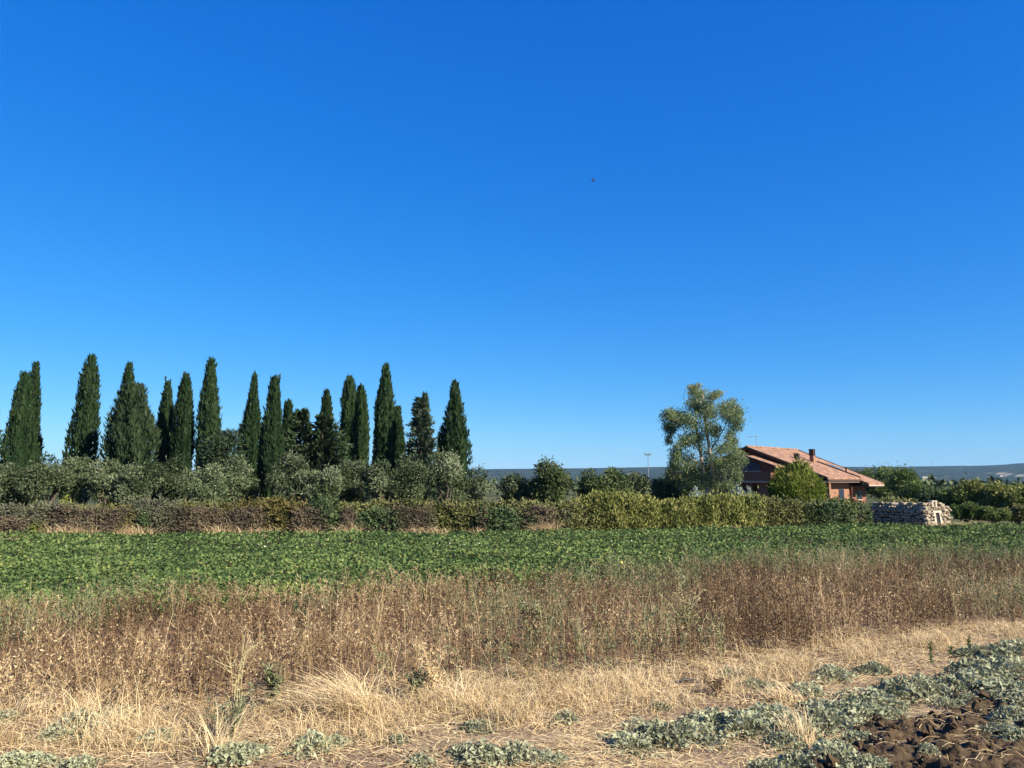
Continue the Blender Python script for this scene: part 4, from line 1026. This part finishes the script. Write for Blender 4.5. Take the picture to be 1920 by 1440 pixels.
def crop():
    r = np.random.default_rng(21); out = MB()
    for ya, yb, dens in ((13.5, 19, 430), (19, 26, 270), (26, 34, 165), (34, 54, 95)):
        wmax = 0.72 * yb + 1; n = int(dens * 2 * wmax * (yb - ya))
        x = r.uniform(-wmax, wmax, n); y = r.uniform(ya, yb, n)
        edge = (fbm(x * 0.8, y * 0.8, 31) - .5) * 2.2
        ok = in_view(x, y) & (y > back_y(x) - 0.5 + edge) & (y < hedge_y(x) - 0.7 + edge * .3)
        # rows, patchy vigour, one gap along the furrow far off
        row = vnoise(x * 0.5, y * 2.3, 33); pat = fbm(x * 0.35, y * 0.5, 34)
        gap = np.exp(-((y - (hedge_y(x) - 9.5 + 0.6 * (vnoise(x * .3, y * 0, 5) - .5))) / 0.42) ** 2)
        ok &= r.uniform(0, 1, n) > gap * 0.8
        ok &= r.uniform(0, 1, n) < 0.30 + 1.3 * vnoise(x * 2.0, y * 1.2, 39)
        ok &= r.uniform(0, 1, n) < 0.35 + 1.6 * fbm(x * .45 + 7, y * .8, 36) * 1.0
        x, y, row, pat, gap = x[ok], y[ok], row[ok], pat[ok], gap[ok]; n = len(x)
        h = (0.12 + 0.40 * pat + 0.18 * row) * (1 - .5 * gap) + 0.07 * vnoise(x * 5, y * 5, 37)
        z = ground_z(x, y) + h * r.uniform(0.25, 1.0, n) ** 0.6
        C = np.stack([x, y, z], -1); s = (0.050 + 0.0021 * y)
        N = unit(np.array([0, 0, 0.8]) + rsphere(n, r) * 0.85); d = unit(rsphere(n, r) * np.array([1, 1, .5]) + np.array([0, 0, .12]))
        V, F = kites(C, d, N, s * r.uniform(.7, 1.35, n), s * r.uniform(.6, 1.1, n))
        t = np.clip(0.40 - 0.12 * sstep(24, 44, y) + 0.7 * (pat - .5) + 0.5 * (vnoise(x * 1.1, y * 1.1, 38) - .5) + r.normal(0, .22, n), 0, 0.92)
        # yellowing leaves, mostly at the near left
        yl = r.uniform(0, 1, n) < 0.03 + 0.12 * sstep(22, 14, y) * sstep(2, -8, x)
        out.add(V, F, np.repeat(np.where(yl, r.uniform(.8, 1, n), t), 4))
    tag(out.build('bean_crop', M['crop']), kind='stuff')
    # pale blossoms / bleached leaves along the furrow
    mb = MB(); n = 60
    x = r.uniform(-24, 6, n); y = hedge_y(x) - 9.2 + r.normal(0, .8, n)
    C = np.stack([x, y, np.full(n, .36)], -1); V, F = kites(C, rsphere(n, r), unit(np.array([0.3, -.6, .6]) + rsphere(n, r) * .5), r.uniform(.04, .09, n), r.uniform(.04, .08, n))
    mb.add(V, F); tag(mb.build('pale_blossoms', plain_mat('pale_blossom', (.62, .62, .50), .7)), kind='stuff')
crop()

def stalk_field():
    r = np.random.default_rng(22)
    n = 34000; x = r.uniform(-15, 21, n); y = r.uniform(9, 28, n)
    e1 = (fbm(x * 0.9, y * 0.9, 41) - .5) * 1.3; e2 = (fbm(x * 0.5, y * 0.5, 42) - .5) * 2.2
    ok = in_view(x, y) & (y > front_y(x) + e1 * .8) & (y < back_y(x) + 0.3 + e2)
    dn = fbm(x * 0.6, y * 0.6, 43); ok &= r.uniform(0, 1, n) < 0.55 + 0.8 * (dn - .3)
    # thinner towards the back where only tops show
    dep = (y - front_y(x)) / np.maximum(back_y(x) - front_y(x), .1)
    ok &= r.uniform(0, 1, n) < np.interp(dep, [-.3, .1, .5, 1.2], [1, 1, .75, .7])
    x, y, dep = x[ok], y[ok], dep[ok]; n = len(x)
    green = sstep(0.45, 0.62, fbm(x * 0.35 + 3, y * 0.35, 44) + 0.30 * sstep(-3, 7, x) * sstep(.2, .8, dep) - 0.04)
    isg = r.uniform(0, 1, n) < green * 0.62
    red = fbm(x * 0.45, y * 0.45, 46)
    tall = r.uniform(0, 1, n) < .09
    H = (0.50 + 0.56 * fbm(x * .7, y * .7, 45)) * r.uniform(.62, 1.15, n) * (0.78 + 0.22 * sstep(-.3, .25, dep)) * np.where(tall, 1.3, 1) + isg * .05
    gz = ground_z(x, y); B = np.stack([x, y, gz - .02], -1)
    lean = rsphere(n, r) * np.array([1, 1, 0]) * r.uniform(.02, .28, n)[:, None]
    K = 4; f = np.linspace(0, 1, K)[None, :, None]
    P = B[:, None, :] + (np.array([0, 0, 1.0]) * H[:, None])[:, None, :] * f + (lean * H[:, None])[:, None, :] * f ** 2 + r.normal(size=(n, K, 3)) * .012
    side = unit(np.cross(rsphere(n, r), [0, 0, 1.0]))
    base_t = np.clip(0.30 - 0.09 * sstep(0.5, 5, x) + 0.8 * (0.5 - red) + 0.5 * (vnoise(x * 1.4, y * 1.4, 47) - .5) + r.normal(0, .13, n) + tall * .2, .02, .9)
    for flag, mat, name in ((~isg, M['stalk'], 'dry_stalks'), (isg, M['weed_grey'], 'grey_weeds')):
        idx = np.where(flag)[0]; m = len(idx); mb = MB()
        W = np.broadcast_to(np.linspace(.0105, .0045, K), (m, K)); V, F = ribbons(P[idx], W, side[idx]); mb.add(V, F, np.repeat(np.clip(base_t[idx] + .08, 0, 1), 2 * K))
        nb = 7
        fi = r.uniform(.15, .92, (m, nb)); pi = np.repeat(idx, nb); fi = fi.ravel()
        st = B[pi] + np.array([0, 0, 1.0]) * (H[pi] * fi)[:, None] + lean[pi] * (H[pi] * fi ** 2)[:, None]
        d = unit(rsphere(m * nb, r) * np.array([1, 1, .3]) + np.array([0, 0, .9])); L = H[pi] * r.uniform(.12, .36, m * nb)
        Q = np.stack([st, st + d * (L * .55)[:, None], st + d * L[:, None] + np.array([0, 0, .02])], 1)
        V, F = ribbons(Q, np.broadcast_to([.006, .005, .003], (m * nb, 3)), unit(np.cross(rsphere(m * nb, r), d))); mb.add(V, F, np.repeat(np.clip(base_t[pi] + r.normal(0, .1, m * nb), 0, 1), 6))
        # shrivelled leaves and pods
        nl = 17 if flag is not isg else 26
        nl = 20 if name == 'grey_weeds' else 18
        li = r.integers(0, m * nb, m * nl); c = st[li] + d[li] * (L[li] * r.uniform(.1, 1, m * nl))[:, None]
        pt = np.repeat(base_t[idx], nl) if False else base_t[pi[li]]
        dd = unit(rsphere(m * nl, r) + np.array([0, 0, -.25 if name == 'dry_stalks' else .3]))
        V, F = kites(c, dd, rsphere(m * nl, r), r.uniform(.025, .075, m * nl), r.uniform(.011, .030, m * nl), fold=.3)
        tl = np.clip(pt + r.normal(.02, .27, m * nl), 0, 1) if name == 'dry_stalks' else np.clip(r.normal(.42, .22, m * nl), 0, 1)
        mb.add(V, F, np.repeat(tl, 4))
        tag(mb.build(name, mat), kind='stuff')
stalk_field()

def blades(mb, x, y, z, L, r, flat, w=.006, tint=(.55, .2), seg=4, ddir=None):
    """curved dry blades; flat 0 = upright, 1 = lying"""
    n = len(x); a = r.uniform(0, 6.283, n) if ddir is None else ddir
    h = np.stack([np.cos(a), np.sin(a), np.zeros(n)], -1); up = np.array([0, 0, 1.0])
    f = np.linspace(0, 1, seg)[None, :, None]; Lx = np.broadcast_to(L, (n,))[:, None, None]; fl = np.broadcast_to(flat, (n,))[:, None, None]
    B = np.stack([x, y, z], -1)[:, None, :]
    P = B + h[:, None, :] * Lx * (fl * f + (1 - fl) * .45 * f ** 2) + up * Lx * ((1 - fl) * (f * 1.0 - .35 * f ** 2) + fl * .10 * np.sin(np.pi * f))
    P = P + r.normal(size=P.shape) * .008
    S = np.cross(h, up) * .8 + rsphere(n, r) * .5
    V, F = ribbons(P, np.broadcast_to(np.linspace(w, w * .35, seg), (n, seg)), unit(S)); mb.add(V, F, np.repeat(np.clip(r.normal(*tint, n), 0, 1), 2 * seg))

def straw():
    r = np.random.default_rng(23)
    # lying straw over the near ground
    mb = MB(); n = 96000; y = 6.6 + 10.4 * r.uniform(0, 1, n) ** 1.1; x = r.uniform(-1, 1, n) * (0.70 * y + 1.5)
    dep = y - front_y(x); pat = fbm(x * .8, y * 1.3, 51)
    soil = poly_sd(SOILP, x, y)
    ok = (dep < 1.5) & (r.uniform(0, 1, n) < np.clip(2.2 * (pat - .26), .10, 1) + .45 * sstep(-2.2, -.5, dep)) & ((soil < 0.05) | (r.uniform(0, 1, n) < .22 * np.clip(3 * (fbm(x * 1.2, y * 1.2, 58) - .3), .2, 1.6)))
    x, y, soil = x[ok], y[ok], soil[ok]; n = len(x)
    z = np.where(soil > -.1, np.maximum(SOILZ(x, y), ground_z(x, y)), ground_z(x, y)) + r.uniform(.0, .035, n)
    ang = np.where(r.uniform(0, 1, n) < .6, r.normal(.05, .45, n) + np.pi * r.integers(0, 2, n), r.uniform(0, 6.28, n))
    blades(mb, x, y, z, r.uniform(.08, .34, n), r, r.uniform(.86, 1, n), .0075, (.55, .22), 3, ang)
    tag(mb.build('straw_litter', M['straw']), kind='stuff')
    # standing dry grass in front of the stalks
    mb = MB(); n = 56000; x = r.uniform(-11, 15, n); y = front_y(x) + r.normal(-.75, .55, n)
    ok = in_view(x, y) & (r.uniform(0, 1, n) < np.clip(3.4 * (fbm(x * 1.3, y * 1.3, 52) - .42), 0.02, 1) * (1 - .78 * sstep(1.0, 4.0, x) * sstep(-.7, -.2, y - front_y(x)))) & (poly_sd(SOILP, x, y) < -.1)
    x, y = x[ok], y[ok]; n = len(x)
    blades(mb, x, y, ground_z(x, y) - .01, r.uniform(.14, .58, n), r, np.clip(r.normal(.30, .25, n), 0, .9), .007, (.6, .2))
    # scattered tall blades through the stalks
    m = 3200; x = r.uniform(-12, 18, m); y = r.uniform(10, 25, m); ok = in_view(x, y) & (y > front_y(x)) & (y < back_y(x) + .3) & (r.uniform(0, 1, m) < 2.2 * (fbm(x * .5, y * .5, 53) - .3)); x, y = x[ok], y[ok]
    blades(mb, x, y, ground_z(x, y), r.uniform(.5, 1.0, len(x)), r, r.uniform(0, .3, len(x)), .008, (.62, .2))
    # blond clumps standing inside and before the stalks
    for _ in range(44):
        u = r.uniform(0, 1900); dx = (u - 960) / 1454; Y = 12.0
        for _i in range(4): Y = float(front_y(dx * Y))
        Y += abs(r.normal(0, 1.3)) * r.choice([1, 1, -.5]) - .3; cx = dx * Y; m = int(r.uniform(40, 150) * (1 if cx < 2.0 else .3)); sg = r.uniform(.08, .28)
        x, y = cx + r.normal(0, sg, m), Y + r.normal(0, sg * .8, m); la = r.uniform(0, 6.28)
        blades(mb, x, y, ground_z(x, y) - .01, r.uniform(.3, .85, m) * r.uniform(.7, 1.2), r, np.clip(r.normal(.2, .15, m), 0, .8), .008, (r.uniform(.45, .75), .18), 5, r.normal(la, 1.0, m))
    tag(mb.build('dry_grass', M['straw']), kind='stuff')
    # broken brown leaf litter, denser in patches
    mb = MB(); n = 46000; y = 6.6 + 9.8 * r.uniform(0, 1, n) ** 1.1; x = r.uniform(-1, 1, n) * (0.70 * y + 1.5)
    ok = (y < front_y(x) + 1) & (r.uniform(0, 1, n) < np.clip(2.6 * (fbm(x * 1.1 + 5, y * 1.6, 57) - .36), .03, 1)) & (poly_sd(SOILP, x, y) < -.05); x, y = x[ok], y[ok]; n = len(x)
    C = np.stack([x, y, ground_z(x, y) + r.uniform(0, .03, n)], -1)
    V, F = kites(C, unit(rsphere(n, r) * np.array([1, 1, .4])), unit(np.array([0, 0, .6]) + rsphere(n, r)), r.uniform(.025, .09, n), r.uniform(.012, .035, n), .3); mb.add(V, F, np.repeat(np.clip(r.normal(.25, .22, n), 0, 1), 4))
    tag(mb.build('leaf_litter', M['stalk']), kind='stuff')
    # bleached grass at the foot of the hedge
    mb = MB()
    for u0, u1, nn, hh in ((-20, 60, 500, .6), (105, 175, 1500, 1.0), (235, 285, 1100, 1.0), (400, 430, 700, 1.5), (440, 520, 900, .9), (565, 590, 350, .9), (640, 672, 500, 1.2), (770, 830, 900, .8), (1008, 1036, 1300, 1.1), (1180, 1330, 700, .35), (1335, 1420, 1600, .5), (1430, 1570, 1500, .45), (1680, 1740, 700, .45), (1755, 1790, 1300, .65), (1800, 1850, 800, .8), (880, 905, 350, .7)):
        nn = int(nn * .65); u = np.where(r.uniform(0, 1, nn) < .5, r.uniform(u0 - 12, u1 + 12, nn), r.normal((u0 + u1) / 2, (u1 - u0) * .3, nn)); dx = (u - 960) / 1454; Y = np.full(nn, 47.0)
        for _ in range(4): Y = hedge_y(dx * Y) + .15
        Y = Y + r.normal(0, .35, nn)
        if u0 >= 1680: Y = Y - .5
        x = dx * Y
        blades(mb, x, Y, ground_z(x, Y), min(hh, 1.1) * r.uniform(.2, 1.35, nn), r, np.clip(r.normal(.12, .16, nn), 0, .7), .017, (.45, .25))
    tag(mb.build('hedge_foot_grass', M['straw']), kind='stuff')
straw()

# ------------------------------------------------------------------ single weeds and grass clumps
def gourd_mesh(seed, n=400):
    """low mound of wavy triangular grey-green leaves, radius 1, height about 0.55"""
    r = np.random.default_rng(seed); mb = MB()
    q = r.uniform(0, 1, n) ** .55; a = r.uniform(0, 6.283, n); bump = vnoise(np.cos(a) * q * 3 + 7, np.sin(a) * q * 3 + 7, seed)
    edge = 0.50 + 1.0 * vnoise(np.cos(a) * 2.2 + 3, np.sin(a) * 2.2 + 3, seed + 2)
    z = (0.50 * (1 - (q * .95) ** 2.2) * (.55 + .7 * bump) + .05) * r.uniform(.55, 1, n)
    C = np.stack([np.cos(a) * q * edge, np.sin(a) * q * edge, z], -1)
    d = unit(np.stack([np.cos(a), np.sin(a), np.zeros(n)], -1) * .5 + rsphere(n, r) * np.array([1, 1, .6]) + np.array([0, 0, .05]))
    N = unit(np.array([0.1, -.1, .6]) + rsphere(n, r) * .8); S = unit(np.cross(d, N)); N2 = np.cross(S, d)
    L = (.055 + .16 * r.uniform(0, 1, n) ** 1.5)[:, None]; W = L * r.uniform(.5, .95, n)[:, None]
    pts = [C, C - d * L * .16 + S * W * .40 + N2 * L * .10, C + d * L * .38 + S * W * .46 + N2 * L * .16, C + d * L * .95 - N2 * L * .10, C + d * L * .38 - S * W * .46 + N2 * L * .16, C - d * L * .16 - S * W * .40 + N2 * L * .10]
    V = np.stack(pts, 1).reshape(-1, 3); b = np.arange(n)[:, None] * 6
    F = np.concatenate([b + np.array(k) for k in ([0, 1, 2], [0, 2, 3], [0, 3, 4], [0, 4, 5])], 1).reshape(-1, 3)
    t = np.clip(r.normal(.45, .2, n) + .3 * (bump - .5), 0, 1); mb.add(V, F, np.repeat(t, 6))
    # petioles
    m = n // 2; B = np.stack([C[:m, 0] * .45, C[:m, 1] * .45, np.full(m, -.02)], -1)
    P = np.stack([B, (B + C[:m]) / 2 + np.array([0, 0, .05]), C[:m]], 1); V, F = ribbons(P, np.full((m, 3), .014), unit(np.cross(rsphere(m, r), [0, 0, 1.0]))); mb.add(V, F, .75)
    return mb
GM = [gourd_mesh(s, nn).mesh('foliage') for s, nn in ((1, 560), (2, 500), (3, 600), (4, 440), (5, 520))]
for me in GM: me.materials.append(M['gourd'])
GST = ('low grey-green leafy plant on the dry straw', 'grey-green plants on the straw')
GSO = ('low grey-green leafy plant edging the tilled brown soil', 'grey-green plants beside the tilled soil')
GL = [  # u, v of the middle on the ground, half width px, soil?
    (150, 1372, 58, 0), (222, 1352, 38, 0), (285, 1392, 34, 0), (105, 1385, 30, 0), (20, 1438, 44, 0), (75, 1432, 34, 0), (150, 1440, 30, 0), (430, 1430, 46, 0), (480, 1416, 30, 0), (585, 1408, 40, 0), (630, 1398, 26, 0), (8, 1352, 26, 0),
    (745, 1392, 22, 0), (895, 1368, 30, 0), (870, 1412, 26, 0), (905, 1432, 52, 0), (970, 1428, 44, 0), (1035, 1432, 36, 0), (1060, 1352, 26, 0), (960, 1352, 18, 0), (790, 1438, 30, 0),
    (1180, 1404, 48, 1), (1240, 1392, 52, 1), (1215, 1370, 40, 1), (1290, 1378, 46, 1), (1340, 1362, 50, 1), (1395, 1372, 54, 1), (1440, 1352, 54, 1), (1330, 1392, 36, 1), (1490, 1372, 50, 1), (1470, 1398, 38, 1), (1545, 1362, 52, 1), (1595, 1340, 50, 1), (1540, 1332, 44, 1), (1640, 1318, 50, 1), (1690, 1304, 48, 1), (1735, 1296, 44, 1), (1655, 1342, 34, 1), (1610, 1388, 30, 1), (1575, 1402, 24, 1),
    (1500, 1438, 48, 1), (1560, 1434, 46, 1), (1620, 1446, 46, 1), (1440, 1444, 36, 1), (1800, 1290, 46, 1), (1850, 1278, 50, 1), (1900, 1270, 50, 1), (1880, 1306, 48, 1), (1830, 1262, 44, 1), (1915, 1330, 46, 1), (1905, 1360, 44, 1), (1885, 1390, 34, 1), (1920, 1400, 36, 1), (1780, 1322, 24, 1), (1810, 1318, 20, 1), (1640, 1262, 30, 0), (1560, 1270, 34, 0), (1510, 1300, 32, 0), (1420, 1290, 26, 0), (1880, 1238, 40, 0), (1830, 1232, 34, 0), (1930, 1225, 40, 0), (1235, 1330, 22, 0), (1370, 1268, 24, 0), (1745, 1425, 18, 1)]
rg = np.random.default_rng(9)
for i, (u, v, hw, s_) in enumerate(GL):
    p = gp(u, v); R = hw * pxm(p[1]); lab, g_ = GSO if s_ else GST
    lab = ('broad mound of grey-green leaves ' if hw > 43 else 'small clump of grey-green leaves ' if hw < 32 else 'low grey-green leafy plant ')
    if s_: lab += min(((1220, 'at the blunt end of the leafy strip'), (1390, 'in the leafy strip above bare ground'), (1500, 'around the golden straw tuft'), (1660, 'edging the top of the tilled soil'), (1880, 'beyond the tilled soil by the upright seedlings')), key=lambda a: abs(a[0] - u))[1] if v < 1412 else 'edging the near side of the tilled soil'
    else: lab += min(((160, 'beside the pale stiff straw tuft'), (440, 'before the tall yellowish weed stem'), (610, 'before the arching straw clump'), (880, 'on bare straw before the bleached weed'), (1040, 'on open straw below the stalks'), (1300, 'on straw near the hose end'), (1540, 'on straw before the dark stalks'), (1870, 'on straw near the upright seedlings')), key=lambda a: abs(a[0] - u))[1]
    z = float(max(ground_z(p[0], p[1]), SOILZ(np.array(p[0]), np.array(p[1])) if s_ and p[0] > 2.4 else -9))
    root = thing('gourd_plant', (p[0], p[1], z - .01), lab, 'plant', g_, rz=rg.uniform(0, 6.28))
    o = link('foliage', GM[i % 5], root); o.scale = (R * 1.1, R * 1.1, R * rg.uniform(.95, 1.4))

def creeping_leaves():
    """loose small leaves that run between the plants"""
    r = np.random.default_rng(64); mb = MB(); Cs, ts = [], []
    for u, v, hw, s_ in GL:
        p = gp(u, v); R = hw * pxm(p[1]); n = int(110 * (R / .3) ** 1.3); q = np.abs(r.normal(0, .85, n)) + .25; a = r.uniform(0, 6.283, n)
        x, y = p[0] + np.cos(a) * q * R, p[1] + np.sin(a) * q * R * 1.1
        z = np.maximum(ground_z(x, y), np.where((x > 2.4) & (x < 8.5) & (y > 6.9) & (y < 12.5), SOILZ(x, y), -9)) + r.uniform(.01, .09, n) * np.exp(-q)
        Cs.append(np.stack([x, y, z], -1)); ts.append(np.clip(r.normal(.42, .24, n), 0, 1))
    C = np.concatenate(Cs); t = np.concatenate(ts); n = len(C)
    V, F = kites(C, unit(rsphere(n, r) * np.array([1, 1, .5]) + np.array([0, 0, .1])), unit(np.array([0, 0, .7]) + rsphere(n, r) * .8), r.uniform(.02, .07, n), r.uniform(.012, .04, n), .25); mb.add(V, F, np.repeat(t, 4))
    tag(mb.build('creeping_leaves', M['gourd']), kind='stuff')
creeping_leaves()

def tall_weed(name, label, cat, u, v, H, seed, leafmat, stemmat, nst=6, spread=.35, nleaf=160, L=.07, W=.03, branch=6, sw=.010, group=None, low=0.0, lt=.5):
    """branching weed with its own stems and leaves"""
    r = np.random.default_rng(seed); p = gp(u, v); z = float(ground_z(p[0], p[1]))
    root = thing(name, (p[0], p[1], z - .01), label, cat, group)
    ms, ml = MB(), MB(); tips = []
    for i in range(nst):
        a = r.uniform(0, 6.283); e = np.array([math.cos(a), math.sin(a), 0]) * spread * r.uniform(.25, 1) * H; h = H * r.uniform(.62, 1)
        K = 6; f = np.linspace(0, 1, K)[:, None]; P = np.array([0, 0, 1.0]) * h * (f * 1.15 - .15 * f ** 2) + e * f ** 1.7 + r.normal(size=(K, 3)) * .012 * (f > 0)
        V, F = tube(P, np.linspace(sw, sw * .35, K) * .5, 4); ms.add(V, F, .5); tips.append(P)
        for b in range(branch):
            k = r.uniform(.25, .95); c = np.array([np.interp(k, f[:, 0], P[:, j]) for j in range(3)]); d = unit(rsphere(1, r)[0] * np.array([1, 1, .3]) + np.array([0, 0, .65])); l = h * r.uniform(.12, .32)
            Q = np.stack([c, c + d * l * .5 + np.array([0, 0, -.01]), c + d * l]); V, F = tube(Q, np.array([.4, .3, .15]) * sw, 3); ms.add(V, F, .6); tips.append(Q)
    S = np.concatenate([np.stack([np.array([np.interp(k, np.linspace(0, 1, len(P)), P[:, j]) for j in range(3)]) for k in r.uniform(low, 1, max(2, nleaf // len(tips)))]) for P in tips])
    n = len(S); V, F = kites(S, unit(rsphere(n, r) + np.array([0, 0, .15])), rsphere(n, r), L * r.uniform(.5, 1.4, n), W * r.uniform(.6, 1.3, n), .25); ml.add(V, F, np.repeat(np.clip(r.normal(lt, .2, n), 0, 1), 4))
    ms.build('stems', stemmat, root); ml.build('leaves', leafmat, root)
    return root
tall_weed('thistle', 'tall dry branching thistle standing above the brown stalks', 'thistle', 1292, 1205, 1.35, 1, M['thistle'], M['thistle'], 6, .42, 260, .08, .028, 6, .02)
tall_weed('green_weed', 'leafy green weed rising from the middle of the stalks', 'weed', 1000, 1215, .95, 2, M['weed_grey'], M['thistle'], 6, .3, 420, .08, .04, 6, .012, lt=.4)
tall_weed('flowering_weed', 'blue-green weed with a tall yellowish stem at the straw edge', 'weed', 440, 1392, 1.25, 3, M['thistle'], M['thistle'], 3, .22, 80, .05, .014, 9, .013)
tall_weed('leafy_weed', 'blue-green leafy weed at the foot of a tall stem', 'weed', 432, 1390, .60, 4, M['gourd'], M['weed_grey'], 14, .75, 520, .06, .022, 7, .010, lt=.1)
tall_weed('bleached_weed', 'bleached leafy weed in front of the brown stalks', 'weed', 812, 1318, 0.85, 5, M['straw'], M['straw'], 9, .4, 420, .05, .02, 7, .010, lt=.5)
tall_weed('dark_weed', 'dark green weed at the foot of the bleached one', 'weed', 778, 1316, .42, 6, M['weed_grey'], M['weed_grey'], 9, .5, 420, .07, .03, 5, .008)
tall_weed('dark_weed', 'small dark green bush alone among the stalks', 'weed', 566, 1180, .68, 7, M['hedge_green'], M['weed_grey'], 9, .3, 420, .07, .035, 5, .008)
tall_weed('dark_weed', 'grey-green weed low in the stalks beside the arching straw', 'weed', 512, 1330, .62, 8, M['weed_grey'], M['weed_grey'], 9, .4, 520, .07, .03, 5, .008, lt=.25)
tall_weed('dry_weed', 'brown dried-up weed lying on the straw before the plants', 'weed', 1345, 1306, .30, 9, M['stalk'], M['stalk'], 12, .8, 300, .05, .02, 6, .008, lt=.3)
for u, v, H, sd_, lab in ((1746, 1243, .40, 11, 'thickest upright green weed seedling on the straw'), (1783, 1232, .24, 12, 'shortest upright green weed seedling on the straw'), (1817, 1222, .30, 13, 'slim upright green weed seedling nearest the stalks')):
    tall_weed('upright_weed', lab, 'weed', u, v, H, sd_, M['weed_green'], M['weed_green'], 1 if sd_ != 11 else 3, .03, 150, .05, .012, 0, .014)

def straw_clump(label, u, v, H, n, seed, lean, flat=.35, sp=.16):
    r = np.random.default_rng(seed); p = gp(u, v); z = float(ground_z(p[0], p[1]))
    root = thing('straw_clump', (p[0], p[1], z), label, 'grass clump'); mb = MB()
    a = np.where(r.uniform(0, 1, n) < .7, r.normal(lean, .5, n), r.uniform(0, 6.28, n))
    blades(mb, r.normal(0, sp, n), r.normal(0, sp * .7, n), np.full(n, -.02), H * r.uniform(.6, 1.35, n), r, np.clip(r.normal(flat, .15, n), 0, .9), .009, (.68, .18), 6, a)
    mb.build('blades', M['straw'], root)
straw_clump('bright arching straw clump bent over to one side', 655, 1345, .85, 420, 1, math.pi * .93, .38, .22)
straw_clump('pale stiff straw tuft beside a grey-green plant', 222, 1376, .34, 130, 2, math.pi * .75, .15, .05)
straw_clump('straw tuft spreading low before the bleached weed', 905, 1312, .55, 260, 3, 0.2, .4, .25)
straw_clump('straw tuft at the front corner of the brown stalks', 90, 1338, .5, 260, 4, 1.2, .3, .25)
straw_clump('thin golden straw tuft growing between the grey-green plants', 1498, 1392, .48, 110, 5, 1.6, .12, .10)
straw_clump('straw tuft leaning over the bare ground by the plants', 1475, 1316, .42, 150, 6, 2.6, .3, .18)

def fruit():
    p = gp(1165, 1054, .72); bm = bmesh.new(); bmesh.ops.create_uvsphere(bm, u_segments=14, v_segments=9, radius=1)
    me = bpy.data.meshes.new('rind'); bm.to_mesh(me); bm.free(); me.materials.append(plain_mat('yellow_rind', (.60, .50, .10), .6))
    for f in me.polygons: f.use_smooth = True
    root = thing('yellow_bloom', (p[0], p[1], 0), 'single yellow flower head on a stem among the stalks', 'flower')
    o = link('flower_head', me, root, (0, 0, .70)); o.scale = (.05, .05, .055)
    V, F = tube([(0, 0, -.02), (.02, .01, .3), (0, 0, .66)], [.008, .007, .006], 5); MB().add(V, F, .5).build('stem', M['weed_green'], root)
fruit()

def hose():
    m = plain_mat('black_hose', (.02, .022, .026), .45)
    P = [gp(u, v) + np.array([0, 0, h]) for u, v, h in ((1246, 1298, .0), (1254, 1292, .03), (1266, 1286, .055), (1284, 1282, .06), (1302, 1281, .04), (1316, 1282, .0))]
    P = np.array(P); b = P[0].copy(); V, F = tube(P - b, .016, 8)
    o = MB().add(V, F).build('irrigation_hose', m, None, True, tuple(b)); tag(o, 'black irrigation hose end arching out of the straw', 'hose')
hose()
